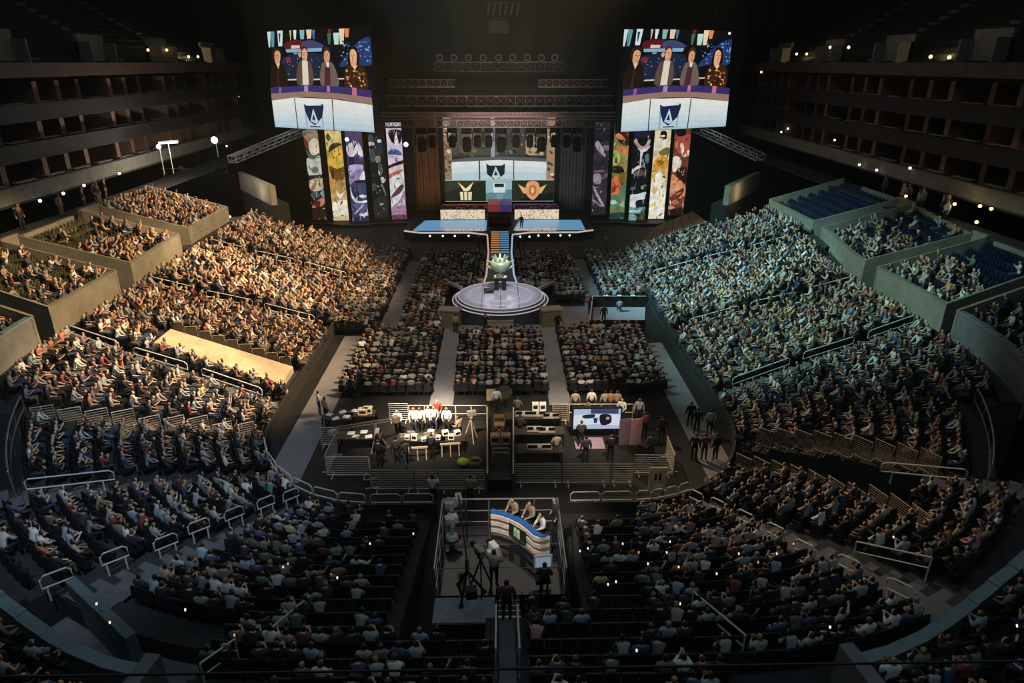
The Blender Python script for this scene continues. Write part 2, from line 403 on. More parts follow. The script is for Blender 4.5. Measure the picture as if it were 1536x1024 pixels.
# ---- suites: three dark tiers above each loge, then the upper deck
TIER = [(8.7, 10.4), (11.2, 12.9), (13.7, 15.3)]
SUX = 31.6
for s, side in ((-1, 'left'), (1, 'right')):
    m = MB(); m.span((s * 28.9, 34, 7.9), (s * SUX, 92, 8.0)); m.span((s * 30.2, 14, 7.9), (s * SUX, 34, 8.0)); struct('%s_walkway_slab' % side, m, terrace)
    for i, (zf, zl) in enumerate(TIER):
        x = SUX + i * .25
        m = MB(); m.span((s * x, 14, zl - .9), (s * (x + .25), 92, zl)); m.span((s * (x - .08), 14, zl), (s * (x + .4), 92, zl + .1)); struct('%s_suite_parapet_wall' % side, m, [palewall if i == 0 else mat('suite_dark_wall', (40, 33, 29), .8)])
        m = MB(); m.span((s * x, 14, zl - 1.05), (s * (x + 6), 92, zl - .9)); struct('%s_suite_slab' % side, m, terrace)
        m = MB(); m.span((s * (x + 4), 14, zl - .9), (s * (x + 4.2), 92, zl + 1.6)); struct('%s_suite_back_wall' % side, m, brownwall)
        for j in range(22):
            y = 20 + j * 3.3 + i * .9
            struct('%s_suite_partition' % side, MB().span((s * (x + 1.2 + .4 * (j % 3)), y, zl - .9), (s * (x + 4), y + .55, zl + 1.45)), mat('suite_pilaster', (132, 102, 86), .8))
    m = MB(); m.span((s * (SUX + .4), 14, 17.05), (s * (SUX + 7), 92, 17.5)); m.span((s * (SUX + .4), 14, 17.5), (s * (SUX + .7), 92, 18.0)); struct('%s_upper_deck_slab' % side, m, brownwall)
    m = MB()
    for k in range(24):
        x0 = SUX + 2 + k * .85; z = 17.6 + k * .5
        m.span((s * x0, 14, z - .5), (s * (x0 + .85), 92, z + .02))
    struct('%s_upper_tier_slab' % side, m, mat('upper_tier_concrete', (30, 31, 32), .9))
    # light stair flights and vomitory blocks of the upper deck
    for j, y in enumerate((44, 54, 66, 79)):
        m = MB()
        for k in range(24):
            x0 = SUX + 2 + k * .85; z = 17.6 + k * .5
            m.span((s * x0, y, z + .02), (s * (x0 + .85), y + 1.1, z + .06)); m.span((s * x0, y, z + .02), (s * (x0 + .4), y + 1.1, z + .28))
        struct('%s_upper_stair_slab' % side, m, stepmat)
    for y in (49, 61, 73, 86):
        m = MB(); m.span((s * (SUX + 3.2), y, 17.5), (s * (SUX + 3.5), y + 4, 20.2)); m.span((s * (SUX + 2.2), y, 17.5), (s * (SUX + 3.5), y + .25, 19.6)); m.span((s * (SUX + 2.2), y + 3.8, 17.5), (s * (SUX + 3.5), y + 4, 19.6))
        struct('%s_upper_vomitory_wall' % side, m, mat('vomitory_plaster', (120, 118, 112), .8))
# far corner walls of the loges
for s, side in ((-1, 'left'), (1, 'right')):
    m = MB()
    p = [atz(x, y, 8.0) for x, y in (((357, 258), (404, 279)) if s < 0 else ((1096, 279), (1141, 258)))]
    d = (p[1] - p[0]).normalized(); nrm = Vector((-d.y, d.x, 0)) * .5
    m.prism([(q.x, q.y) for q in (p[0], p[1], p[1] + nrm, p[0] + nrm)], 6.3, 8.0)
    k = MB(); k.prism([(q.x, q.y) for q in (p[0] + nrm * .2, p[1] + nrm * .2, p[1] + nrm * 3, p[0] + nrm * 3)], 0, 6.3); struct('%s_far_base_wall' % side, k, blackcloth)
    struct('%s_far_loge_wall' % side, m, palewall)

# ================================================================== STAGE AND SCREENS
def smooth_loop(pts, n=5):
    out = []; N = len(pts)
    for i in range(N):
        p0, p1, p2, p3 = [pts[(i + k) % N] for k in (-1, 0, 1, 2)]
        for j in range(n):
            t = j / n
            out.append(tuple(.5 * (2 * p1[a] + (p2[a] - p0[a]) * t + (2 * p0[a] - 5 * p1[a] + 4 * p2[a] - p3[a]) * t * t + (3 * p1[a] - p0[a] - 3 * p2[a] + p3[a]) * t ** 3) for a in (0, 1)))
    return out
screen_mat = attr_mat('led_screen', emission=.92, grain=(1.2, .95, 1.04, 0))
panel_mat = attr_mat('led_panel_art', emission=.9, grain=(1.1, .62, 1.2, .3))
def picture(parent, w, h, shapes, z0=0., y=-.02, mt=None):
    """flat screen image: thin layers of lit colour, u to the side and v downwards, clipped to the screen"""
    m = MB()
    for i, (c, pts) in enumerate(shapes):
        yy = y - i * .0025
        m.add([((min(1, max(0, u)) - .5) * w, yy, z0 + (1 - min(1, max(0, v))) * h) for u, v in pts], [tuple(range(len(pts)))[::-1]], 0, (*lin(c), 1))
    return m.build('picture', mt or screen_mat, parent)
def rect(u0, v0, u1, v1): return [(u0, v0), (u1, v0), (u1, v1), (u0, v1)]
FULL = rect(0, 0, 1, 1)
def specks(rnd, n, box, r, cols):
    out = []
    for _ in range(n):
        u = rnd.uniform(box[0], box[2]); v = rnd.uniform(box[1], box[3]); a = r * rnd.uniform(.5, 1.4); b = r * rnd.uniform(.5, 1.6)
        out.append((rnd.choice(cols), [(u - a, v), (u, v - b), (u + a, v + b * .3), (u + a * .2, v + b)]))
    return out

# ---- the broadcast picture of four people behind a white desk
def inv6(x, y):
    u = v = .5
    for _ in range(12):
        v = (y - (62 + 20 * u)) / (823 + 70 * u); u = (x - (55 + 100 * v)) / (900 - 55 * v)
    return u, v
def Z(*xy): return [inv6(xy[i], xy[i + 1]) for i in range(0, len(xy), 2)]
def B(*xy): return smooth_loop(Z(*xy), 4)
def broadcast():
    rnd = random.Random(3)
    S = [((13, 14, 19), FULL)]
    for c, x0, x1, y0, y1 in (((205, 224, 222), 60, 92, 72, 200), ((96, 150, 160), 92, 128, 72, 200), ((212, 226, 230), 155, 205, 68, 195), ((40, 60, 70), 165, 185, 90, 165), ((190, 200, 120), 266, 284, 70, 150),
                              ((222, 226, 222), 300, 330, 70, 146), ((130, 180, 178), 358, 402, 72, 148), ((236, 205, 170), 418, 466, 72, 146), ((80, 120, 160), 470, 494, 76, 152), ((120, 30, 50), 605, 636, 72, 110),
                              ((60, 110, 80), 600, 632, 110, 200), ((190, 224, 205), 652, 702, 108, 205), ((236, 214, 180), 700, 745, 66, 205), ((226, 140, 80), 745, 786, 66, 150)):
        S.append((c, Z(x0, y0, x1, y0, x1 - 6, y1, x0 + 8, y1)))
    S += [((34, 60, 110), B(700, 390, 740, 320, 860, 190, 960, 170, 968, 380, 800, 380)), ((92, 24, 28), B(225, 170, 300, 152, 385, 160, 380, 222, 235, 222)), ((225, 190, 186), Z(282, 192, 360, 196, 360, 220, 282, 220)),
          ((66, 70, 112), B(385, 170, 470, 160, 560, 200, 556, 222, 390, 222)), ((130, 175, 205), Z(232, 224, 556, 226, 550, 256, 238, 250)), ((150, 180, 200), Z(305, 256, 340, 256, 330, 300, 316, 300)),
          ((28, 38, 58), B(210, 290, 560, 280, 570, 470, 260, 470)), ((130, 36, 60), B(230, 300, 262, 290, 280, 318, 246, 336))]
    bx = [inv6(700, 180), inv6(965, 380)]
    S += specks(rnd, 60, (bx[0][0], bx[0][1], bx[1][0], bx[1][1]), .008, [(110, 150, 205), (70, 100, 160), (150, 175, 215), (30, 45, 80)])
    bx = [inv6(210, 290), inv6(600, 460)]
    S += specks(rnd, 45, (bx[0][0], bx[0][1], bx[1][0], bx[1][1]), .007, [(90, 110, 140), (60, 80, 110), (120, 50, 60), (140, 150, 170)])
    S += [((214, 202, 180), Z(262, 474, 356, 476, 356, 488, 262, 486)), ((214, 202, 180), Z(470, 482, 562, 484, 562, 496, 470, 494)), ((214, 202, 180), Z(698, 488, 770, 490, 770, 500, 698, 500))]
    # four people
    S += [((34, 22, 16), B(105, 540, 112, 380, 150, 345, 205, 340, 245, 385, 258, 540)), ((48, 30, 20), B(128, 300, 130, 225, 165, 205, 205, 230, 200, 300)), ((214, 160, 118), B(148, 250, 172, 232, 200, 255, 196, 320, 172, 348, 150, 318)),
          ((226, 190, 150), Z(160, 340, 196, 336, 180, 384)), ((60, 40, 28), Z(172, 390, 182, 390, 186, 535, 170, 535))]
    S += [((92, 74, 62), B(352, 520, 358, 360, 395, 325, 455, 330, 486, 400, 484, 535)), ((90, 34, 30), B(388, 240, 405, 205, 440, 220, 444, 262)), ((222, 168, 128), B(398, 250, 420, 224, 444, 254, 440, 316, 420, 335, 400, 312)),
          ((222, 212, 194), Z(396, 325, 446, 330, 452, 532, 398, 530)), ((210, 160, 124), B(362, 270, 380, 255, 392, 275, 378, 300))]
    S += [((112, 94, 88), B(560, 540, 564, 375, 600, 346, 652, 352, 690, 430, 706, 556)), ((66, 40, 36), B(582, 290, 590, 232, 620, 222, 642, 260, 636, 300)), ((218, 160, 118), B(590, 275, 614, 250, 638, 280, 634, 335, 612, 356, 592, 332)),
          ((74, 40, 48), Z(596, 392, 640, 390, 640, 552, 588, 545)), ((236, 226, 214), Z(606, 352, 634, 352, 626, 396, 612, 384))]
    S += [((24, 14, 12), B(792, 400, 800, 260, 832, 225, 872, 262, 880, 390)), ((60, 34, 18), B(768, 575, 772, 410, 820, 385, 900, 382, 940, 470, 938, 600)), ((226, 172, 130), B(808, 275, 834, 250, 862, 285, 858, 375, 834, 402, 812, 370)),
          ((236, 196, 158), Z(826, 395, 868, 385, 846, 425))]
    bx = [inv6(775, 400), inv6(930, 570)]
    S += specks(rnd, 34, (bx[0][0], bx[0][1], bx[1][0], bx[1][1]), .012, [(214, 150, 80), (160, 96, 44), (236, 196, 140), (40, 22, 14)])
    for ex, ey, my in ((174, 274, 316), (420, 262, 306), (614, 286, 328), (835, 300, 362)):
        for d in (-11, 11): S.append(((70, 44, 34), Z(ex + d - 5, ey - 3, ex + d + 5, ey - 3, ex + d + 5, ey + 3, ex + d - 5, ey + 3)))
        S.append(((150, 84, 70), Z(ex - 9, my - 2, ex + 9, my - 2, ex + 7, my + 3, ex - 7, my + 3))); S.append(((176, 120, 88), Z(ex - 2, ey + 6, ex + 3, ey + 6, ex + 5, my - 18, ex - 4, my - 18)))
    # desk
    S += [((58, 48, 104), Z(100, 538, 430, 536, 700, 556, 990, 606, 990, 672, 700, 622, 430, 592, 100, 596)), ((140, 90, 140), Z(192, 540, 216, 540, 216, 592, 192, 592)), ((170, 140, 190), Z(420, 538, 452, 538, 456, 594, 420, 592)),
          ((190, 120, 150), Z(618, 548, 642, 550, 644, 606, 618, 604)), ((200, 110, 130), Z(826, 572, 862, 578, 864, 644, 828, 640)), ((150, 118, 104), Z(100, 590, 430, 588, 700, 616, 995, 668, 1000, 736, 700, 664, 430, 636, 100, 650))]
    top = [(112, 650), (330, 636), (660, 664), (1000, 734)]
    cols = [(228, 230, 224), (222, 226, 222), (214, 222, 222), (202, 216, 220), (188, 208, 218), (172, 198, 212)]
    for i, c in enumerate(cols):
        f = i / 6
        S.append((c, [inv6(x, y + (900 + .1 * x - y) * f) for x, y in top] + [inv6(x + 12, 1010) for x, y in top[::-1]]))
    S += [((40, 44, 52), Z(330, 640, 337, 640, 367, 930, 359, 930)), ((40, 44, 52), Z(657, 666, 665, 666, 679, 960, 671, 960)), ((150, 172, 196), Z(416, 700, 430, 700, 452, 910, 440, 910)), ((150, 172, 196), Z(564, 702, 576, 702, 588, 925, 576, 925)),
          ((20, 38, 72), Z(416, 694, 442, 712, 566, 716, 584, 700, 588, 740, 572, 824, 512, 890, 462, 846, 432, 770)), ((196, 214, 226), Z(497, 738, 540, 856, 516, 874, 474, 848)), ((20, 38, 72), Z(500, 784, 518, 842, 488, 838)), ((150, 172, 196), Z(490, 842, 524, 846, 520, 858, 488, 852)), ((40, 60, 96), Z(470, 890, 560, 900, 560, 910, 470, 900))]
    return S
BC = broadcast()
for nm, lx, ly, rx_, ry, lab in (('video_screen', -23.25, 74.2, -11.85, 68.2, 'left hanging video screen showing four people behind a white desk'),
                                 ('video_screen', 11.65, 68.2, 23.8, 74.2, 'right hanging video screen showing four people behind a white desk')):
    a, b = Vector((lx, ly, 0)), Vector((rx_, ry, 0)); w = (b - a).length
    t = thing(nm, lab, 'screen', ((lx + rx_) / 2, (ly + ry) / 2, 11.75), math.atan2(ry - ly, rx_ - lx))
    MB().box((0, .2, 4.6), (w + .16, .36, 9.4)).build('cabinet', black, t)
    picture(t, w, 9.2, BC)
    for x in (-w / 3, w / 3): MB().tube([(x, .2, 9.3), (x, .2, 20)], .05).build('hanging_cable', black, t)

# ---- main screen
def U(*xy): return [((xy[i] - 667) / 163, (xy[i + 1] - 182) / 120) for i in range(0, len(xy), 2)]
rnd = random.Random(8)
S = [((52, 54, 50), FULL), ((74, 76, 66), U(678, 182, 735, 182, 735, 236, 678, 236)), ((66, 68, 60), U(742, 182, 818, 182, 818, 236, 742, 236)), ((150, 156, 158), U(736, 182, 742, 182, 742, 238, 736, 238)),
     ((190, 160, 124), U(787, 215, 800, 208, 812, 216, 814, 236, 788, 236)), ((96, 86, 74), U(690, 205, 704, 196, 716, 206, 716, 232, 690, 232))]
S += specks(rnd, 50, (.05, .12, .95, .46), .02, [(100, 104, 96), (38, 40, 38), (120, 110, 96), (84, 88, 92)])
S += [((150, 128, 104), U(667, 182, 678, 182, 679, 271, 668, 271)), ((160, 134, 106), U(818, 182, 830, 182, 830, 271, 818, 271))]
S += specks(rnd, 26, (.0, .1, .06, .72), .02, [(226, 210, 180), (90, 60, 44), (120, 90, 70)]) + specks(rnd, 26, (.94, .1, 1, .72), .02, [(226, 210, 180), (90, 60, 44), (190, 120, 90)])
S += [((92, 94, 98), U(678, 242, 700, 239, 748, 237, 800, 239, 818, 241, 818, 247, 678, 247))]
for i, c in enumerate([(222, 228, 228), (206, 220, 222), (184, 208, 214)]): S.append((c, U(678, 245 + i * 8, 748, 242 + i * 8, 818, 245 + i * 8, 818, 271, 678, 271)))
S += [((60, 66, 70), U(718, 243, 720, 243, 720, 271, 718, 271)), ((60, 66, 70), U(769, 243, 770.5, 243, 770.5, 271, 769, 271)), ((24, 36, 52), U(729, 247, 734, 250, 752, 250, 757, 247, 756, 262, 743, 272, 730, 262)), ((200, 212, 216), U(743, 251, 750, 266, 743, 270, 737, 266)), ((24, 36, 52), U(743, 257, 746, 264, 740, 264)),
      ((36, 42, 30), U(668, 271, 728, 271, 728, 302, 668, 302)), ((54, 60, 44), U(668, 271, 728, 271, 668, 288)), ((40, 46, 32), U(767, 271, 829, 271, 829, 302, 767, 302)), ((22, 26, 20), U(767, 302, 829, 288, 829, 302)),
      ((150, 186, 194), U(728, 269, 767, 269, 767, 303, 728, 303)), ((96, 136, 146), U(728, 290, 767, 284, 767, 303, 728, 303)), ((214, 226, 226), U(739, 275, 757, 275, 757, 289, 739, 289)), ((30, 40, 50), U(741, 276, 755, 276, 755, 281, 741, 281)), ((120, 158, 166), U(743, 291, 754, 291, 752, 300, 745, 300)),
      ((238, 226, 178), U(686, 273, 698, 283, 710, 273, 704, 285, 700, 287, 695, 287)), ((232, 222, 180), U(689, 288, 707, 288, 706, 300, 690, 300)), ((60, 60, 44), U(694, 288, 695.5, 288, 695.5, 300, 694, 300)), ((60, 60, 44), U(700, 288, 701.5, 288, 701.5, 300, 700, 300)),
      ((222, 184, 120), U(776, 277, 790, 284, 790, 291, 784, 290)), ((222, 184, 120), U(819, 277, 805, 284, 805, 291, 811, 290)), ((226, 160, 112), smooth_loop(U(789, 276, 798, 272, 807, 276, 808, 290, 798, 300, 788, 290), 4)), ((176, 112, 76), smooth_loop(U(793, 281, 798, 278, 803, 281, 803, 290, 798, 294, 793, 290), 4)), ((232, 190, 140), smooth_loop(U(795.5, 284, 798, 281, 800.5, 284, 800.5, 288, 798, 291, 795.5, 288), 4)),
      ((214, 208, 196), U(667, 301.4, 830, 301.4, 830, 302, 667, 302)), ((200, 196, 188), U(667, 270.4, 830, 270.4, 830, 271.2, 667, 271.2))]
t = thing('video_screen', 'large central stage screen showing a white desk above two emblem tiles', 'screen', (.0, 84.2, 1.95))
MB().box((0, .22, 5.1), (14.0, .4, 10.4)).build('cabinet', black, t)
picture(t, 13.55, 10.1, S)

# ---- ten tall side panels with abstract painted artwork
PAN = [  # left x top/bottom, right x top/bottom, y top/bottom in a detail view, distance, colours
    ('L', 105, 180, 260, 305, 95, 905, 81.2, 'outermost tall lit panel left of stage, cream over dark brown'), ('L', 300, 365, 430, 505, 80, 910, 80.6, 'second tall lit panel from the left, golden over cream'),
    ('L', 495, 540, 630, 685, 105, 940, 80., 'third tall lit panel from the left, violet with white curves'), ('L', 685, 735, 820, 865, 120, 905, 80.6, 'fourth tall lit panel from the left, nearly black with grey shapes'), ('L', 858, 893, 990, 1025, 110, 900, 81.2, 'tall lit panel next to the brown curtain, lilac with white sweep'),
    ('R', 55, 40, 185, 170, 110, 855, 81.2, 'tall lit panel next to the grey curtain, dark violet-grey with pale streaks'), ('R', 245, 205, 370, 335, 105, 915, 80.6, 'second tall lit panel from the grey curtain, orange above green'), ('R', 425, 375, 550, 520, 105, 930, 80., 'third tall lit panel from the grey curtain, black and white above teal'),
    ('R', 605, 555, 745, 695, 80, 890, 80.6, 'fourth tall lit panel from the grey curtain, bright cream and gold'), ('R', 775, 730, 915, 870, 75, 860, 81.2, 'outermost tall lit panel right of stage, peach with dark red')]
ART = [
    [((30, 20, 16),), ((150, 128, 104), 105, 95, 262, 95, 270, 200, 120, 200), ((110, 50, 40), 108, 150, 150, 190, 170, 260, 125, 240), ((222, 206, 176), 170, 190, 230, 160, 268, 200, 266, 290, 200, 310, 160, 260), ((84, 96, 84), 130, 260, 200, 310, 270, 290, 272, 330, 200, 360, 150, 320),
     ((196, 198, 186), 135, 340, 200, 350, 275, 320, 285, 480, 150, 490), ((120, 124, 116), 180, 430, 220, 410, 250, 440, 230, 470, 190, 470), ((40, 34, 30), 145, 495, 290, 490, 292, 520, 150, 530), ((206, 188, 160), 155, 540, 290, 520, 295, 610, 210, 640, 165, 625), ((170, 120, 90), 170, 600, 210, 550, 225, 570, 180, 640),
     ((70, 84, 90), 165, 660, 230, 640, 250, 690, 180, 700), ((130, 160, 160), 255, 650, 296, 625, 298, 690, 270, 690), ((190, 120, 110), 180, 770, 260, 700, 300, 715, 270, 775, 190, 795), ((90, 30, 30), 200, 740, 250, 730, 240, 790, 200, 780), ((46, 26, 20), 180, 800, 305, 790, 308, 905, 180, 905)],
    [((196, 160, 90),), ((220, 200, 130), 300, 80, 435, 80, 440, 170, 380, 200, 320, 250, 305, 180), ((60, 50, 30), 330, 260, 350, 200, 400, 180, 440, 200, 400, 220, 350, 260), ((90, 80, 50), 310, 130, 330, 100, 350, 140, 330, 170), ((222, 180, 70), 330, 300, 400, 230, 455, 260, 460, 380, 400, 420, 340, 390),
     ((120, 80, 30), 335, 390, 400, 420, 465, 400, 470, 480, 430, 560, 380, 520, 350, 480), ((70, 50, 20), 345, 430, 380, 450, 370, 520, 355, 500), ((200, 150, 70), 340, 520, 380, 550, 370, 640, 350, 620), ((180, 140, 80), 400, 540, 430, 520, 470, 560, 470, 640, 420, 650), ((236, 224, 200), 390, 620, 425, 660, 470, 620, 440, 690, 415, 700),
     ((214, 170, 110), 350, 650, 400, 700, 430, 720, 480, 640, 490, 740, 360, 740), ((236, 230, 206), 358, 740, 500, 720, 505, 870, 372, 880), ((224, 196, 150), 368, 880, 505, 862, 506, 910, 370, 910)],
    [((70, 62, 96),), ((80, 70, 100), 495, 105, 632, 105, 640, 300, 505, 300), ((226, 214, 220), 505, 240, 550, 200, 570, 250, 600, 200, 632, 260, 640, 340, 590, 300, 560, 330, 520, 320), ((40, 36, 50), 520, 350, 560, 330, 570, 390, 530, 420), ((190, 176, 214), 520, 420, 570, 400, 640, 410, 620, 470, 530, 500), ((150, 134, 180), 525, 500, 640, 440, 650, 560, 560, 560, 530, 590),
     ((230, 232, 240), 610, 520, 645, 460, 655, 540, 620, 545), ((26, 28, 44), 570, 550, 655, 545, 658, 565, 575, 570), ((60, 84, 120), 600, 590, 655, 575, 662, 640, 620, 680, 600, 640), ((222, 228, 236), 530, 600, 545, 680, 590, 740, 670, 735, 670, 755, 580, 760, 535, 700), ((40, 44, 70), 545, 620, 590, 640, 610, 720, 560, 700), ((226, 230, 240), 605, 690, 640, 680, 668, 700, 640, 712, 610, 706),
     ((96, 92, 140), 550, 780, 640, 760, 675, 800, 600, 850), ((190, 186, 220), 560, 860, 630, 780, 640, 786, 575, 862), ((216, 220, 226), 600, 870, 640, 845, 675, 855, 680, 880, 620, 888), ((52, 44, 74), 545, 900, 680, 890, 685, 940, 540, 940)],
    [((24, 26, 26),), ((70, 74, 76), 690, 160, 720, 150, 740, 200, 690, 240), ((206, 208, 206), 685, 215, 720, 212, 750, 225, 720, 245, 690, 240), ((206, 208, 206), 770, 195, 800, 190, 806, 215, 775, 215), ((40, 46, 54), 740, 240, 810, 220, 815, 300, 760, 320), ((66, 80, 84), 700, 300, 740, 270, 750, 370, 710, 380), ((150, 130, 100), 750, 340, 790, 330, 795, 380, 760, 390),
     ((84, 100, 100), 775, 410, 805, 400, 808, 480, 790, 500), ((210, 206, 190), 795, 520, 822, 515, 830, 560, 805, 565), ((120, 124, 116), 800, 590, 815, 580, 845, 680, 830, 660), ((60, 68, 66), 710, 600, 740, 560, 760, 620, 720, 640), ((38, 40, 38), 735, 720, 850, 700, 860, 860, 740, 865)],
    [((214, 200, 214),), ((24, 20, 26), 880, 110, 990, 110, 985, 200, 950, 230, 900, 200), ((236, 216, 220), 862, 150, 880, 200, 900, 220, 880, 260), ((236, 216, 214), 935, 140, 950, 150, 965, 230, 930, 230), ((206, 196, 224), 862, 220, 930, 230, 995, 250, 998, 290, 865, 300), ((80, 90, 130), 870, 310, 900, 270, 960, 275, 996, 320, 940, 320), ((40, 32, 40), 868, 415, 998, 365, 1000, 395, 870, 440), ((226, 206, 200), 872, 440, 1000, 400, 1002, 440, 875, 480),
     ((190, 90, 84), 875, 490, 990, 450, 960, 500, 940, 490, 880, 530), ((222, 222, 220), 880, 540, 950, 500, 1005, 460, 1010, 620, 950, 740, 895, 790), ((236, 236, 232), 900, 600, 960, 560, 980, 600, 920, 700), ((90, 60, 70), 890, 690, 950, 610, 990, 580, 1004, 600, 970, 660, 900, 700), ((164, 128, 160), 893, 790, 960, 730, 1015, 640, 1025, 860, 895, 865), ((110, 66, 96), 895, 862, 1026, 858, 1026, 900, 895, 900)],
    [((50, 46, 56),), ((30, 28, 34), 55, 110, 185, 110, 185, 200, 60, 200), ((176, 164, 180), 62, 220, 90, 205, 140, 290, 150, 340, 110, 310, 70, 260), ((110, 100, 120), 120, 250, 180, 240, 182, 280, 140, 280), ((40, 36, 46), 60, 380, 180, 360, 178, 440, 60, 450), ((120, 84, 100), 60, 460, 140, 450, 145, 470, 62, 475), ((150, 140, 150), 55, 490, 110, 490, 120, 560, 90, 580, 56, 560), ((96, 90, 98), 120, 500, 178, 480, 178, 510, 130, 540), ((170, 160, 170), 50, 600, 62, 600, 150, 760, 150, 785, 90, 700), ((130, 120, 130), 45, 715, 60, 715, 140, 775, 130, 790), ((40, 38, 40), 40, 800, 175, 780, 170, 855, 40, 855)],
    [((120, 120, 70),), ((60, 30, 24), 250, 110, 370, 110, 365, 230, 300, 220, 270, 180), ((204, 130, 90), 255, 140, 290, 130, 330, 180, 280, 180), ((206, 120, 70), 262, 230, 330, 250, 370, 240, 360, 330, 310, 310, 270, 280), ((170, 190, 90), 235, 280, 280, 290, 295, 370, 250, 410, 230, 380), ((60, 76, 40), 245, 350, 265, 340, 270, 385, 250, 390), ((150, 140, 80), 300, 320, 360, 330, 350, 460, 305, 470), ((30, 24, 18), 225, 430, 300, 420, 330, 480, 240, 480), ((214, 116, 70), 215, 540, 270, 510, 290, 600, 275, 680, 210, 680), ((150, 60, 40), 230, 560, 260, 600, 255, 650, 225, 650), ((140, 90, 40), 290, 490, 340, 480, 320, 580, 290, 560),
     ((86, 130, 100), 215, 690, 290, 670, 340, 580, 340, 800, 210, 800), ((170, 200, 170), 210, 740, 250, 730, 270, 765, 215, 770), ((140, 180, 150), 290, 760, 335, 740, 335, 800, 300, 790), ((40, 60, 60), 205, 860, 335, 850, 335, 915, 205, 915)],
    [((20, 22, 26),), ((30, 30, 50), 425, 105, 550, 105, 548, 150, 430, 160), ((190, 150, 150), 420, 200, 440, 170, 460, 220, 500, 240, 530, 180, 548, 200, 510, 270, 460, 260), ((216, 206, 214), 440, 240, 480, 270, 520, 250, 550, 230, 520, 280, 490, 300, 478, 400, 466, 400, 470, 290), ((96, 110, 120), 510, 320, 535, 310, 540, 380, 515, 390), ((214, 210, 208), 402, 470, 430, 430, 470, 410, 480, 430, 430, 460, 405, 488), ((110, 70, 70), 430, 470, 490, 450, 500, 500, 440, 510),
     ((70, 110, 140), 390, 620, 430, 610, 435, 635, 395, 640), ((150, 150, 110), 480, 605, 505, 600, 505, 630, 482, 632), ((212, 222, 222), 388, 690, 450, 680, 522, 658, 522, 720, 440, 750, 450, 800, 385, 800), ((24, 30, 34), 440, 745, 515, 735, 515, 810, 450, 815), ((96, 150, 150), 385, 800, 440, 810, 520, 800, 500, 860, 380, 860), ((180, 210, 206), 380, 835, 470, 830, 470, 850, 380, 855), ((130, 180, 176), 376, 870, 440, 880, 440, 930, 376, 930), ((50, 60, 30), 480, 860, 520, 820, 520, 930, 450, 930)],
    [((226, 212, 166),), ((24, 22, 18), 655, 90, 705, 90, 700, 160, 655, 160), ((236, 230, 214), 655, 122, 690, 120, 688, 134, 658, 136), ((232, 224, 196), 600, 170, 740, 165, 735, 250, 598, 260), ((110, 100, 50), 640, 270, 700, 230, 735, 240, 720, 290, 660, 300), ((214, 160, 60), 595, 370, 630, 320, 680, 300, 725, 340, 720, 420, 650, 420, 600, 470), ((176, 110, 30), 620, 360, 660, 340, 690, 370, 640, 400), ((222, 170, 80), 585, 470, 630, 430, 650, 460, 590, 500), ((220, 176, 90), 660, 440, 715, 430, 710, 520, 690, 490), ((244, 240, 226), 575, 560, 640, 450, 670, 470, 705, 560, 700, 740, 565, 780),
     ((222, 190, 110), 590, 640, 640, 595, 645, 630, 600, 660), ((226, 200, 130), 570, 760, 610, 730, 620, 760, 570, 790), ((232, 214, 160), 650, 720, 680, 700, 680, 730, 655, 740), ((246, 242, 226), 560, 790, 700, 760, 695, 890, 556, 890)],
    [((120, 62, 46),), ((20, 16, 16), 780, 75, 870, 75, 850, 140, 800, 130), ((170, 80, 64), 790, 150, 840, 130, 910, 120, 912, 260, 800, 280), ((226, 206, 180), 820, 200, 850, 200, 860, 270, 880, 290, 865, 315, 840, 300), ((230, 216, 196), 885, 260, 906, 255, 905, 300, 890, 300), ((196, 130, 100), 780, 190, 800, 170, 805, 230, 785, 240), ((232, 220, 204), 765, 320, 810, 312, 838, 350, 830, 410, 790, 450, 762, 440), ((50, 24, 20), 800, 430, 850, 410, 890, 420, 885, 560, 820, 520), ((214, 140, 100), 755, 480, 800, 500, 880, 580, 875, 680, 745, 690), ((226, 160, 120), 760, 540, 820, 560, 830, 620, 755, 620),
     ((110, 50, 44), 745, 690, 800, 640, 860, 600, 865, 640, 800, 720, 740, 720), ((180, 110, 90), 760, 730, 800, 710, 830, 740, 790, 760), ((200, 160, 140), 735, 775, 770, 770, 800, 795, 770, 805, 740, 800), ((44, 26, 20), 735, 810, 870, 780, 868, 860, 732, 860)]]
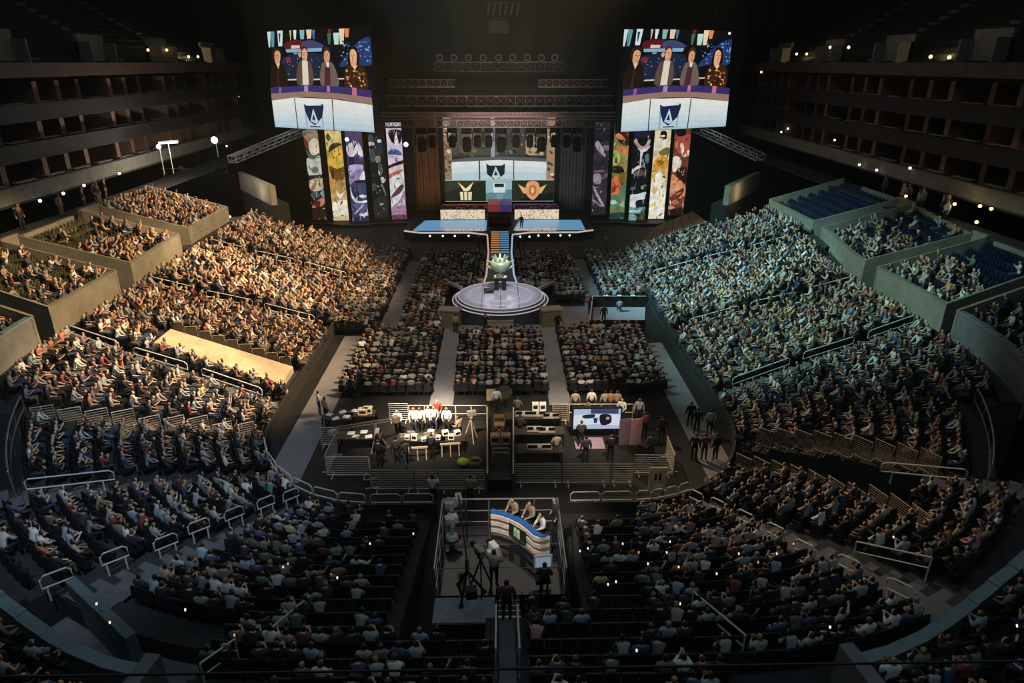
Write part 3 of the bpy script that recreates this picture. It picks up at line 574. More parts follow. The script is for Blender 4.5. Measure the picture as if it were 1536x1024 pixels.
for (side, xl0, xl1, xr0, xr1, y0, y1, Y, lab), art in zip(PAN, ART):
    ox = 440 if side == 'L' else 880; sc = 6.022
    f = lambda x, y: atY(ox + x / sc, 180 + y / sc, Y)
    bl, br = f(xl1, y1), f(xr1, y1); w = (br.x - bl.x) * 1.0; z0 = max(.35, (bl.z + br.z) / 2); h = 11.6 - z0
    ytop = y1 - h / (11.6 - z0) * (y1 - y0)
    def inv(x, y):
        v = (y - y0) / (y1 - y0); a = xl0 + (xl1 - xl0) * v; b = xr0 + (xr1 - xr0) * v
        return (x - a) / (b - a), .08 + v * .92
    S = []
    for sh in art:
        S.append((sh[0], FULL if len(sh) == 1 else smooth_loop([inv(sh[i], sh[i + 1]) for i in range(1, len(sh), 2)], 3)))
    t = thing('led_panel', lab, 'screen', ((bl.x + br.x) / 2, Y, z0), 0, 'tall lit panels of abstract artwork flanking the stage')
    MB().box((0, .16, h / 2), (w + .1, .26, h + .1)).build('cabinet', black, t)
    rp = random.Random(int(xl0)); pal = [sh[0] for sh in art]
    for _ in range(34):
        u, v, c = rp.random(), rp.random(), rp.choice(pal); k = rp.uniform(.55, 1.25); a = rp.uniform(0, PI); L, W = rp.uniform(.05, .2), rp.uniform(.008, .03)
        dx, dy = math.cos(a), math.sin(a) * .3
        S.append((tuple(min(240, x * k) for x in c), [(u - dx * L, v - dy * L), (u - dy * W * 6, v + dx * W * .4), (u + dx * L, v + dy * L), (u + dy * W * 6, v - dx * W * .4)]))
    picture(t, w, h, S, mt=panel_mat)

# ---- decks that carry the panels
for s, lab in ((-1, 'black wing deck under the panels beside the brown curtain'), (1, 'black wing deck under the panels beside the grey curtain')):
    t = thing('wing_deck', lab, 'stage', (s * 17.2, 80, 0))
    pts = [(s * a, b) for a, b in ((-6.4, 2.4), (-6.4, -.5), (-3, -.6), (-1, -1.6), (1.6, -1.6), (3.4, -.7), (6.6, -.5), (6.6, 2.4))]
    MB().prism(pts if s > 0 else pts[::-1], 0, .3).build('deck', black, t)
    MB().tube([(p[0], p[1] - .06, .3) for p in pts[1:7]], .05).build('edge_strip', mat('tan_edging', (150, 130, 90), .6), t)

# ---- stage
gloss = mat('glossy_stage_floor', (66, 68, 76), .16, 0, .1, spec=.6)
t = thing('main_stage', 'wide black stage with blue lit floor in front of the central screen', 'stage', (0, 72, 0))
MB().prism([(-10.6, .6), (-8.6, -.4), (-3.4, -.4), (-1.6, -1.2), (1.6, -1.2), (3.4, -.4), (8.4, -.4), (10.4, .6), (10.4, 12.5), (-10.6, 12.5)], 0, .9).build('deck', black, t)
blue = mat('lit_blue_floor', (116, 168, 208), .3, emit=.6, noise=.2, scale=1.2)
for x0, x1 in ((-9.6, -1.5), (1.5, 9.5)):
    m = MB()
    for j in range(9):
        a = .6 + j * .58; m.quad((x0 + .1 * j, a, .915), (x1, a, .915), (x1, a + .57, .915), (x0 + .1 * j, a + .57, .915))
    m.build('lit_floor', blue, t)
edge = glow('white_edge_light', (214, 200, 196), .8)
MB().tube([(-10.5, .5, .93), (-8.6, -.45, .93), (-3.4, -.45, .93), (-1.7, -1.25, .93)], .09).build('edge_strip', edge, t)
MB().tube([(10.3, .5, .93), (8.4, -.45, .93), (3.4, -.45, .93), (1.7, -1.25, .93)], .09).build('edge_strip', edge, t)
bulb = glow('footlight_bulb', (226, 226, 222), 2.2)
for x in (-7.6, -6.2, -4.9, -3.4, -2.4, 2.2, 3.2, 4.2, 5.3, 6.6, 7.6): MB().ell((x, -.62 if abs(x) > 3.3 else -1.15, .62), (.11, .1, .11), 6).build('footlight', bulb, t)
MB().box((-3.8, 1.0, .96), (3.4, .08, .1)).build('floor_line', black, t)

for x, lab in ((-4.35, 'low cream patterned light wall on the stage under the screen, brown curtain side'), (4.35, 'low cream patterned light wall on the stage under the screen, grey curtain side')):
    t = thing('light_wall', lab, 'stage light', (x, 78.1, .9))
    MB().box((0, .15, .63), (5.3, .3, 1.26)).build('casing', black, t)
    MB().quad((-2.6, -.01, .04), (2.6, -.01, .04), (2.6, -.01, 1.2), (-2.6, -.01, 1.2)).build('front', pattern_glow('cream_dot_pattern' + lab[-9:], (36, 30, 26), (232, 214, 188), 5.5, .95, thr=.30), t)
    MB().quad((-2.6, .3, 1.27), (2.6, .3, 1.27), (2.6, .9, 1.5), (-2.6, .9, 1.5)).build('red_band', pattern_glow('red_figure_pattern' + lab[-9:], (26, 14, 14), (150, 84, 60), 3.2, .55, 'noise', .6), t)
t = thing('light_bar', 'low pale speckled strip of light along the front of the blue stage floor', 'stage light', (0, 72.4, .92))
for x0, x1 in ((-6.2, -1.7), (1.7, 6.2)): MB().span((x0, 0, 0), (x1, .3, .22)).build('strip', pattern_glow('pale_dot_pattern%d' % x0, (40, 36, 34), (214, 204, 196), 6, .7, thr=.3), t)

t = thing('stage_tower', 'dark glossy tower in the middle of the stage with red and purple lit top', 'stage set', (0, 75.2, .9))
MB().span((-1.3, 0, 0), (1.3, 3.2, 1.55)).build('body', mat('dark_red_glass', (44, 26, 26), .2, spec=.6), t)
MB().span((-1.38, -.1, 1.55), (-.02, 3.3, 2.35)).build('red_panel', mat('red_lit_panel', (150, 58, 50), .5, emit=.5), t)
MB().span((.02, -.1, 1.55), (1.38, 3.3, 2.35)).build('purple_panel', mat('purple_lit_panel', (78, 56, 120), .5, emit=.5), t)
for z in (.25, .9): MB().span((-.9, -.04, z), (.9, 0, z + .42)).build('inset_panel', mat('maroon_inset', (92, 44, 48), .4), t)
for x0, x1, c in ((-6.9, -1.6, (120, 62, 58)), (1.6, 6.9, (84, 62, 118))):
    o = MB().span((x0, 80.6, 1.75), (x1, 81, 2.2)).build('glow_rail', mat('rail_%d' % x0, c, .5, emit=.45)); tag(o, '%s glowing rail under the central screen' % ('dull red' if x0 < 0 else 'purple'), 'stage light')

# runway: steps, deck, light lines
t = thing('runway', 'narrow runway from the stage to the round platform with glowing edges', 'stage', (0, 55, 0))
MB().span((-1.15, -1.85, 0), (1.15, 8.6, .82)).build('deck', mat('dark_runway', (46, 52, 58), .3), t)
for j in range(10):
    z0 = .82 + j * .075
    m = MB().span((-.95, 8.6 + j * .62, 0), (.95, 9.25 + j * .62, z0)); m.build('step', black, t)
    MB().span((-.92, 8.62 + j * .62, z0), (-.02, 9.05 + j * .62, z0 + .03)).build('step_light', glow('orange_step_light', (206, 140, 84), .75), t)
    MB().span((.02, 8.62 + j * .62, z0), (.92, 9.05 + j * .62, z0 + .03)).build('step_light', glow('blue_step_light', (110, 150, 196), .75), t)
for s in (-1, 1): MB().tube([(s * 1.38, -1.75, .95), (s * 1.2, 1, .95), (s * 1.12, 8.4, 1.0), (s * 1.35, 15.2, 1.0), (s * 1.75, 15.8, .95)], .085).build('edge_strip', glow('runway_edge_%d' % s, (214, 176, 160) if s < 0 else (176, 196, 222), .8), t)

t = thing('round_platform', 'round glossy platform with pale glowing rings at the end of the runway', 'stage', (0, 49.4, 0))
MB().lathe([(3.25, 0), (3.25, 1.3)], 64).build('deck', mat('pale_glossy_deck', (150, 150, 166), .2, 0, .08, spec=.7), t, smooth=False)
for r, z in ((3.7, .95), (3.45, 1.12)): MB().lathe([(r, 0), (r, z)], 64).build('ring_step', gloss, t)
for r, z in ((3.27, 1.3), (3.47, 1.13), (3.72, .97)): MB().tube([(r * math.cos(2 * PI * i / 64), r * math.sin(2 * PI * i / 64), z) for i in range(64)], .045, 6, closed=True).build('edge_strip', glow('ring_light', (206, 200, 206), .62), t)
for r in (2.5, 1.5): MB().tube([(r * math.cos(2 * PI * i / 48), r * math.sin(2 * PI * i / 48), 1.302) for i in range(48)], .018, 4, closed=True).build('floor_ring', mat('pale_floor_line', (190, 190, 196), .4), t)
for a, b in (((-1.4, -3.2, 1.303), (-1.4, 2.9, 1.303)), ((0, -3.2, 1.303), (0, 1, 1.303)), ((1.4, -3.2, 1.303), (1.4, 2.9, 1.303))): MB().bar(a, b, .05, h=.01).build('floor_line', mat('dark_floor_line', (60, 60, 66), .4), t)
MB().span((-1.3, .3, 1.3), (-.5, 1.6, 1.31)).build('dark_hatch', black, t)
t = thing('platform_steps', 'flight of steps down from the round platform towards the floor seats', 'steps', (0, 45.8, 0))
for j in range(5): MB().span((-.95, -1.0 + j * .34, 0), (.95, -.66 + j * .34, .19 * (j + 1))).build('tread', mat('dull_step', (130, 124, 118), .6), t)
for s, lab in ((-1, 'beige padded block beside the platform steps, on the brown curtain side'), (1, 'beige padded block beside the platform steps, on the grey curtain side')):
    t = thing('side_block', lab, 'stage set', (s * 3.75, 46.0, 0), s * .2)
    MB().span((-.75, -.3, 0), (.75, .55, 1.25)).build('body', mat('beige_cladding', (122, 110, 88), .8), t)
    MB().span((-.8, -.35, 1.25), (.8, .6, 1.37)).build('top_board', mat('beige_cap', (140, 132, 120), .7), t)
    MB().tube([(.66 * s, -.36, .1), (.66 * s, -.36, 1.25)], .07).build('corner_post', mat('tan_post', (160, 140, 100), .6), t)
for s, lab in ((-1, 'pale slanted barrier arm beside the round platform, brown curtain side'), (1, 'pale slanted barrier arm beside the round platform, grey curtain side')):
    a, b = (atz(672, 423, 1.1), atz(692, 432, 1.2)) if s < 0 else (atz(830, 423, 1.1), atz(808, 433, 1.2))
    o = MB().bar((0, 0, 0), b - a, .3, h=.22).build('barrier_arm', mat('pale_arm', (150, 146, 140), .5)); o.location = a; tag(o, lab, 'barrier')

# trophy
t = thing('plinth', 'slim dark two-legged stand under the pale trophy on the platform', 'stand', (0, 50.6, 1.3))
for x in (-.3, .3): MB().lathe([(.2, 0), (.16, .9), (.2, 1.05)], 10, (x, 0, 0)).build('leg', mat('dark_stand', (40, 36, 36), .4), t)
MB().box((0, 0, 1.1), (1.0, .5, .12)).build('top', mat('stand_top', (200, 190, 160), .5), t)
t = thing('trophy', 'large pale green-lit trophy cup with two handles on the dark stand', 'trophy', (0, 50.6, 2.46))
tm = mat('silver_trophy', (190, 214, 182), .3, .3, .1)
MB().lathe([(.3, 0), (.34, .08), (.12, .16), (.12, .3), (.45, .45), (.72, .75), (.78, 1.05), (.62, 1.25), (.5, 1.2), (.3, .9)], 20).build('cup', tm, t, smooth=True)
for s in (-1, 1): MB().tube([(s * .7, 0, 1.1), (s * 1.05, 0, 1.25), (s * 1.1, 0, .85), (s * .6, 0, .55)], .07, 6).build('handle', tm, t, smooth=True)
m = MB()
for i in range(8): a = 2 * PI * i / 8; m.bar((.3 * math.cos(a), .3 * math.sin(a), 1.1), (.6 * math.cos(a), .6 * math.sin(a), 1.62), .12)
m.ell((0, 0, 1.15), (.5, .5, .3), 6); m.build('crest', tm, t)

# curtains
for x0, x1, c, lab in ((-10.3, -7.3, (122, 92, 70), 'tall brown draped curtain beside the central screen'), (7.3, 10.6, (92, 88, 88), 'tall grey draped curtain beside the central screen')):
    m = MB(); n = 40; pts = []
    for i in range(n + 1):
        x = x0 + (x1 - x0) * i / n; pts.append((x, 83 + .16 * math.sin(i * 1.25) + .05 * math.sin(i * 3.1)))
    for i in range(n):
        a, b = pts[i], pts[i + 1]; m.quad((a[0], a[1], 1.0), (b[0], b[1], 1.0), (b[0], b[1], 12), (a[0], a[1], 12)); m.quad((b[0], b[1] + .04, 1.0), (a[0], a[1] + .04, 1.0), (a[0], a[1] + .04, 12), (b[0], b[1] + .04, 12))
    o = m.build('curtain', mat('curtain_%d' % c[0], c, .9, scale=1.5), smooth=True); tag(o, lab, 'curtain')
m = MB().span((-30, 88, 0), (30, 88.3, 40)); o = m.build('backdrop_drape', blackcloth); tag(o, 'huge black drape hanging behind the whole stage', 'curtain')
for x, lab in ((-10.75, 'narrow black masking drape between the brown curtain and the lit panels'), (10.95, 'narrow black masking drape between the grey curtain and the lit panels'), (-7.05, 'black masking strip between brown curtain and central screen'), (7.05, 'black masking strip between grey curtain and central screen')):
    w = .55 if abs(x) > 10 else .18
    o = MB().span((x - w, 82.4, .9), (x + w, 82.6, 12.5)).build('masking_drape', blackcloth); tag(o, lab, 'curtain')

# trusses
trussm = mat('truss_metal', (126, 112, 108), .5, .5, .2)
def truss(lab, p, q, w, h, group=None, bay=None, mt=None):
    p, q = Vector(p), Vector(q); L = (q - p).length; d = (q - p).normalized()
    side = Vector((-d.y, d.x, 0)).normalized() * w / 2; up = d.cross(Vector((-d.y, d.x, 0))).normalized()
    up = (up if up.z > 0 else -up) * h / 2
    t = thing('lighting_truss', lab, 'truss', p, 0, group); o = Vector((0, 0, 0))
    cs = [side + up, -side + up, -side - up, side - up]
    for c in cs: MB().tube([c, c + q - p], .055, 5).build('chord', mt or trussm, t)
    n = max(2, int(L / (bay or h))); m = MB()
    for i in range(n):
        a, b = (q - p) * (i / n), (q - p) * ((i + 1) / n)
        for k in range(4):
            c0, c1 = cs[k], cs[(k + 1) % 4]
            m.bar(a + c0, b + c1, .045); m.bar(a + c0, a + c1, .045)
    m.build('lattice', mt or trussm, t); return t
truss('long box truss across the stage carrying the row of moving lights', (-12.2, 71, 12.3), (12.2, 71, 12.3), .8, .7)
truss('long reddish box truss across the stage behind and above the moving lights', (-11.6, 74, 14.3), (12, 74, 14.3), 1.0, 1.0)
truss('thin flown truss right above the central screen', (-10, 79, 12.6), (10.4, 79, 12.6), .5, .45)
truss('low pale truss just in front of the moving lights', (-12, 70, 13.2), (12.2, 70, 13.2), .4, .4)
truss('short truss above the stage on the brown curtain side', (-11.3, 74.5, 16.0), (-4.6, 74.5, 16.0), .8, .7)
truss('short truss above the stage on the grey curtain side', (4.2, 74.5, 16.0), (11.4, 74.5, 16.0), .8, .7)
darkm = mat('dark_truss', (66, 66, 66), .5, .4)
truss('high dark truss carrying small round lamps far above the stage', (-6.6, 74, 17.6), (6.6, 74, 17.6), .5, .9, mt=darkm)
truss('ladder truss arm reaching up to the hanging screen over the brown curtain side', atY(348, 239, 64), atY(458, 194, 74), .9, .6, bay=1.1, mt=steel)
truss('ladder truss arm reaching up to the hanging screen over the grey curtain side', atY(1141, 236, 64), atY(1046, 193, 74), .9, .6, bay=1.1, mt=steel)
mattblack = mat('matt_black_housing', (7, 7, 8), .9, spec=.1)
RL = ['first', 'second', 'third', 'fourth', 'fifth', 'sixth', 'seventh', 'eighth', 'ninth']
for i, px in enumerate((660, 681, 703, 725, 748, 769, 791, 812, 832)):
    P = atY(px, 94, 73.6)
    t = thing('round_lamp', '%s small round lamp from the brown curtain end of the high dark truss' % RL[i], 'lamp', (P.x, 73.6, 18.15), 0, 'round lamps on the high truss')
    MB().tube([(.3 * math.cos(2 * PI * k / 12), 0, .3 + .3 * math.sin(2 * PI * k / 12)) for k in range(12)], .05, 5, closed=True).build('rim', glow('faint_ring', (72, 72, 70), .8), t)
    MB().lathe([(.24, -.1), (.16, .1)], 10, (0, 0, .3)).build('can', black, t)
    MB().bar((0, 0, -.1), (0, 0, .05), .08).build('clamp', black, t)
for i, px in enumerate((632, 648, 678, 700, 716, 733, 752, 774, 795, 812, 832, 850, 866)):
    P = atY(px, 204, 71); s = 1.9 if i % 3 else 2.3
    t = thing('moving_light', '%s black moving light from the brown curtain end of the long truss' % ordw(i + 1), 'stage light', (P.x, 71, 11.9), R.uniform(-.6, .6), 'moving lights hanging under the long truss')
    MB().box((0, 0, -.14 * s), (.42 * s, .34 * s, .24 * s)).build('base', mattblack, t)
    for x in (-.26, .26): MB().box((x * s, 0, -.48 * s), (.07, .16, .55 * s)).build('yoke_arm', mattblack, t)
    hd = MB().lathe([(.12 * s, 0), (.2 * s, -.1 * s), (.2 * s, -.5 * s), (.16 * s, -.62 * s)], 12, (0, 0, -.4 * s)).build('head', mattblack, t)
    MB().lathe([(.15 * s, -1.035 * s), (.15 * s, -1.03 * s)], 12).build('lens', mat('dark_lens', (30, 32, 36), .1, spec=.8), hd)
t = thing('rigging_cluster', 'dim grey rigging cluster hung high above the middle of the stage', 'rigging', atY(755, 14, 70))
for i in range(6): MB().bar((-1.5 + i * .55, 0, -.5), (-1.3 + i * .55, 0, .5), .2).build('slat', mat('dim_grey_rig', (74, 76, 76), .6), t)
MB().box((0, .1, .6), (3.4, .2, .12)).build('frame', darkm, t)
t = thing('rigging_cluster', 'faint boxy rigging hung below the grey cluster', 'rigging', atY(748, 40, 70))
MB().box((0, 0, 0), (1.9, .6, 1.1)).build('body', mat('faint_rig', (46, 44, 42), .7), t); MB().box((0, 0, .7), (1.2, .4, .2)).build('clamp', darkm, t)

# stage spotlights that show as bright dots
hot = glow('hot_white_lens', (236, 242, 255), 6.); hotblue = glow('hot_blue_lens', (150, 190, 255), 7.)
for px, py, Y, r, mt, lab in ((520.5, 209, 79, .22, hotblue, 'small blue-white spotlight between the second and third lit panels'), (609, 216.5, 80, .26, hotblue, 'small blue-white spotlight beside the brown curtain'), (1088, 314, 66, .28, hotblue, 'bright blue spotlight above the cool-lit stand by the wing'),
                              (1094, 312, 66, .2, hot, 'small white lamp next to the bright blue spotlight'), (322, 210, 62, .3, hot, 'round white work light on a pole at the control table'), (549, 48, 71, .1, hot, 'tiny light beside the hanging screen on the brown curtain side'), (1094, 50, 71, .1, hot, 'tiny light beside the hanging screen on the grey curtain side')):
    P = atY(px, py, Y); t = thing('spotlight', lab, 'stage light', P)
    MB().ell((0, -.06, 0), (r, .1, r), 8).build('lens', mt, t); MB().lathe([(r, 0), (r * 1.1, .1), (r * .8, .5)], 12).build('housing', black, t).rotation_euler = (-PI / 2, 0, 0)
    MB().bar((0, .2, -r), (0, .2, -r - 1.2), .06).build('pole', black, t)

# ================================================================== PEOPLE
def v3(*a): return Vector(a)
def pose_points(kind):
    P = {}
    if kind.startswith('sit'):
        lean = {'sit': .0, 'sit_forward': .16, 'sit_phone': .06, 'sit_back': -.06, 'sit_clap': .04, 'sit_desk': .1, 'sit_cheer': .0}[kind]
        P = dict(pelvis=v3(0, 0, .53), belly=v3(0, .01 + lean * .3, .73), chest=v3(0, .01 + lean * .8, .96), neck=v3(0, .02 + lean * 1.15, 1.11), jaw=v3(0, .06 + lean * 1.3, 1.18), crown=v3(0, .045 + lean * 1.4, 1.33))
        for s, n in ((-1, 'l'), (1, 'r')):
            P['sh' + n] = v3(s * .19, lean, 1.03)
            P['hip' + n] = v3(s * .1, .03, .51); P['knee' + n] = v3(s * .13, .46, .5); P['ank' + n] = v3(s * .13, .45, .09); P['toe' + n] = v3(s * .14, .61, .04)
            el, wr, ha = v3(s * .27, .06 + lean, .77), v3(s * .16, .3 + lean, .68), v3(s * .11, .38 + lean, .66)
            if kind == 'sit_phone': el, wr, ha = v3(s * .25, .12, .78), v3(s * .09, .36, .9), v3(s * .05, .42, .95)
            if kind == 'sit_clap': el, wr, ha = v3(s * .27, .14, .86), v3(s * .07, .34, 1.04), v3(s * .03, .38, 1.12)
            if kind == 'sit_back' and s > 0: el, wr, ha = v3(s * .4, .02, .86), v3(s * .56, .16, 1.0), v3(s * .6, .2, 1.06)
            if kind == 'sit_forward': el, wr, ha = v3(s * .22, .32, .74), v3(s * .08, .5, .64), v3(s * .04, .57, .6)
            if kind == 'sit_cheer': el, wr, ha = v3(s * .32, .1, 1.16), v3(s * .3, .16, 1.42), v3(s * .28, .18, 1.5)
            P['el' + n], P['wr' + n], P['ha' + n] = el, wr, ha
    else:
        P = dict(pelvis=v3(0, 0, .95), belly=v3(0, .01, 1.14), chest=v3(0, 0, 1.36), neck=v3(0, .02, 1.52), jaw=v3(0, .055, 1.59), crown=v3(0, .04, 1.74))
        step = .22 if kind == 'walk' else 0.
        for s, n in ((-1, 'l'), (1, 'r')):
            P['sh' + n] = v3(s * .19, 0, 1.43)
            P['hip' + n] = v3(s * .1, .0, .9); P['knee' + n] = v3(s * .11, .03 + s * step * .6, .5); P['ank' + n] = v3(s * .12, -.02 + s * step, .09); P['toe' + n] = v3(s * .14, .14 + s * step, .04)
            el, wr, ha = v3(s * .27, -.02 - s * step * .4, 1.13), v3(s * .29, .06 - s * step * .7, .88), v3(s * .28, .09 - s * step * .8, .8)
            if kind == 'stand_work': el, wr, ha = v3(s * .27, .06, 1.13), v3(s * .2, .32, 1.06), v3(s * .17, .4, 1.05)
            if kind == 'stand_camera': el, wr, ha = v3(s * .3, .12, 1.2), v3(s * .16, .34, 1.4), v3(s * .1, .4, 1.46)
            P['el' + n], P['wr' + n], P['ha' + n] = el, wr, ha
    return P
RAD = dict(pelvis=(.16, .12), belly=(.15, .11), chest=(.175, .12), neck=(.058, .06), jaw=(.078, .088), crown=(.078, .092))
for n in 'lr': RAD.update({'sh' + n: (.075, .075), 'el' + n: (.052, .052), 'wr' + n: (.034, .034), 'ha' + n: (.036, .028), 'hip' + n: (.1, .1), 'knee' + n: (.072, .072), 'ank' + n: (.046, .046), 'toe' + n: (.045, .036)})
BONES = [('pelvis', 'belly'), ('belly', 'chest'), ('chest', 'neck'), ('neck', 'jaw'), ('jaw', 'crown')]
for n in 'lr': BONES += [('chest', 'sh' + n), ('sh' + n, 'el' + n), ('el' + n, 'wr' + n), ('wr' + n, 'ha' + n), ('pelvis', 'hip' + n), ('hip' + n, 'knee' + n), ('knee' + n, 'ank' + n), ('ank' + n, 'toe' + n)]
SKIN, SHIRT, TROU, HAIR, SHOE = range(5)
def region(co, P, sleeves):
    best, bb = 1e9, None
    for a, b in BONES:
        A, Bv = P[a], P[b]; d = Bv - A; t = max(0, min(1, (co - A).dot(d) / d.length_squared)); dd = (co - A - d * t).length - .5 * (RAD[a][0] * (1 - t) + RAD[b][0] * t)
        if dd < best: best, bb, tt = dd, (a, b), t
    a, b = bb
    if b == 'crown' or b == 'jaw':
        c = P['jaw'].lerp(P['crown'], .5)
        if co.z < P['jaw'].z - .05: return SKIN
        return HAIR if (co.z > P['crown'].z + .015 or (co.y < c.y - .01 and co.z > P['jaw'].z - .02)) else SKIN
    if b == 'neck': return SKIN if tt > .75 else SHIRT
    if b[:2] == 'ha' or (b[:2] == 'wr' and (tt > .75 or not sleeves)): return SKIN
    if b[:2] in ('wr', 'el', 'sh') or b in ('belly', 'chest'): return SHIRT
    if b[:3] == 'toe': return SHOE
    return TROU
def skin_mesh(kind, level, sleeves=True):
    P = pose_points(kind); names = list(P); me = bpy.data.meshes.new('tmp')
    me.from_pydata([P[n] for n in names], [(names.index(a), names.index(b)) for a, b in BONES], [])
    o = bpy.data.objects.new('tmp', me); COL.objects.link(o)
    sk = o.modifiers.new('skin', 'SKIN'); sk.use_smooth_shade = True; sk.branch_smoothing = .3
    for n, v in zip(names, me.skin_vertices[0].data): v.radius = RAD[n]; v.use_root = (n == 'pelvis')
    if level:
        ss = o.modifiers.new('sub', 'SUBSURF'); ss.levels = level; ss.render_levels = level
    dg = bpy.context.evaluated_depsgraph_get(); out = bpy.data.meshes.new_from_object(o.evaluated_get(dg))
    bpy.data.objects.remove(o); bpy.data.meshes.remove(me)
    return out, P

_SH = {'white': (206, 206, 202), 'pale grey': (150, 152, 154), 'grey': (104, 106, 110), 'charcoal': (52, 53, 56), 'black': (26, 26, 28), 'navy': (36, 42, 64), 'pale blue': (130, 150, 176), 'blue': (52, 76, 130), 'red': (150, 44, 40), 'maroon': (92, 40, 44),
          'orange': (196, 96, 46), 'yellow': (196, 176, 70), 'olive': (92, 94, 66), 'teal': (66, 120, 118), 'tan': (164, 138, 104), 'pink': (196, 130, 140), 'purple': (84, 64, 110)}
_g = lambda c: tuple(v * .55 + .45 * (.3 * c[0] + .55 * c[1] + .15 * c[2]) for v in c)
SHIRTS = {k: _g(c) for k, c in _SH.items()}
W_SH = dict(zip(SHIRTS, [12, 11, 13, 13, 12, 9, 8, 6, 3, 2.5, 1.6, 1.4, 4, 3, 4, 1.2, 1.6]))
HAIRS = {'black': (22, 19, 18), 'dark brown': (44, 32, 25), 'brown': (78, 56, 40), 'blond': (160, 128, 84), 'grey': (120, 118, 114)}
W_HA = [34, 30, 20, 8, 5]
SKINS = [(190, 156, 132), (170, 132, 108), (132, 98, 78), (204, 172, 150)]
TROUS = [(34, 36, 44), (48, 58, 84), (26, 26, 28), (90, 84, 74)]
cloth_m = {k: mat('cloth_' + k.replace(' ', '_'), c, .85, scale=14) for k, c in SHIRTS.items()}
hair_m = {k: mat('hair_' + k.replace(' ', '_'), c, .6, scale=20) for k, c in HAIRS.items()}
skin_m = [mat('skin_%s' % n, c, .55, noise=.06) for n, c in zip(('light', 'medium', 'deep', 'fair'), SKINS)]
trou_m = [mat('trousers_%s' % n, c, .85, scale=12) for n, c in zip(('charcoal', 'denim', 'black', 'khaki'), TROUS)]
shoe_m = mat('shoe_black', (24, 24, 25), .6); eye_m = mat('eye_dark', (20, 16, 14), .3); lip_m = mat('lips', (150, 84, 76), .5)

def shell_of(me, faces, push, name):
    """a garment or hair shell: the chosen faces lifted a little off the body"""
    vid = {}; V = []; F = []
    for f in faces:
        ids = []
        for i in me.polygons[f].vertices:
            if i not in vid: vid[i] = len(V); V.append(me.vertices[i].co + me.vertices[i].normal * push)
            ids.append(vid[i])
        F.append(ids)
    m = bpy.data.meshes.new(name); m.from_pydata(V, [], F)
    b = bmesh.new(); b.from_mesh(m); bmesh.ops.solidify(b, geom=b.faces[:], thickness=push * .7); b.to_mesh(m); b.free()
    m.polygons.foreach_set('use_smooth', [True] * len(m.polygons)); m.materials.append(None); m.update(); return m
HERO = {}
def hero_mesh(kind):
    if kind in HERO: return HERO[kind]
    me, P = skin_mesh(kind, 1)
    reg = [region(p.center, P, True) for p in me.polygons]
    shirt = shell_of(me, [i for i, r in enumerate(reg) if r == SHIRT], .012, 'shirt')
    hair = shell_of(me, [i for i, r in enumerate(reg) if r == HAIR], .018, 'hair')
    # face, ears and fingers joined into the body mesh
    x = MB(); c = P['jaw'].lerp(P['crown'], .45); f = c.y + .088
    x.ell((0, f + .006, c.z - .012), (.014, .02, .02), 5, 0)
    for s in (-1, 1):
        x.ell((s * .032, f - .008, c.z + .016), (.012, .008, .008), 5, 2); x.ell((s * .082, c.y - .005, c.z), (.012, .022, .03), 5, 0)
    x.box((0, f - .004, c.z - .05), (.044, .012, .01), m=3)
    for n, s in (('l', -1), ('r', 1)):
        w, h = P['wr' + n], P['ha' + n]; d = (h - w).normalized(); up = Vector((0, 0, 1)) if abs(d.z) < .8 else Vector((0, -1, 0))
        sd = d.cross(up).normalized(); nn = sd.cross(d).normalized()
        for k, L in enumerate((.062, .072, .068, .052)):
            b0 = h + sd * (k - 1.5) * .02 - d * .01; b1 = b0 + d * (L * .6 + .02) - nn * .012; b2 = b1 + d * L * .4 - nn * .03
            x.tube([b0, b1, b2], [.011, .01, .007], 5, 0)
        b0 = h + sd * s * -.028 - d * .03; x.tube([b0, b0 + sd * s * -.03 + d * .03, b0 + sd * s * -.034 + d * .06], [.012, .011, .008], 5, 0)
    o = len(me.vertices); V = [v.co.copy() for v in me.vertices] + [Vector(v) for v in x.V]
    F = [list(p.vertices) for p in me.polygons] + [[i + o for i in q] for q in x.F]
    M = [{SKIN: 0, SHIRT: 1, TROU: 1, HAIR: 0, SHOE: 2}[r] for r in reg] + [{0: 0, 2: 2, 3: 3}[k] for k in x.M]
    b = bpy.data.meshes.new('person'); b.from_pydata(V, [], F)
    for k in range(4): b.materials.append(None)
    b.polygons.foreach_set('material_index', M); b.polygons.foreach_set('use_smooth', [True] * len(F)); b.update()
    bpy.data.meshes.remove(me); HERO[kind] = (b, shirt, hair); return HERO[kind]
def person(loc, face, kind, label, shirt='black', hair='dark brown', skin=0, trou=0, group=None, scale=.87, cat='person'):
    b, s, h = hero_mesh(kind)
    o = bpy.data.objects.new('person', b); COL.objects.link(o); o.location = loc; o.rotation_euler = (0, 0, face - PI / 2); o.scale = (scale,) * 3
    for i, mm in enumerate((skin_m[skin], trou_m[trou], shoe_m, lip_m)): o.material_slots[i].link = 'OBJECT'; o.material_slots[i].material = mm
    for me, nm, mm in ((s, 'shirt', cloth_m[shirt]), (h, 'hair', hair_m[hair])):
        c = bpy.data.objects.new(nm, me); COL.objects.link(c); c.parent = o; c.material_slots[0].link = 'OBJECT'; c.material_slots[0].material = mm
    return tag(o, label, cat, group)

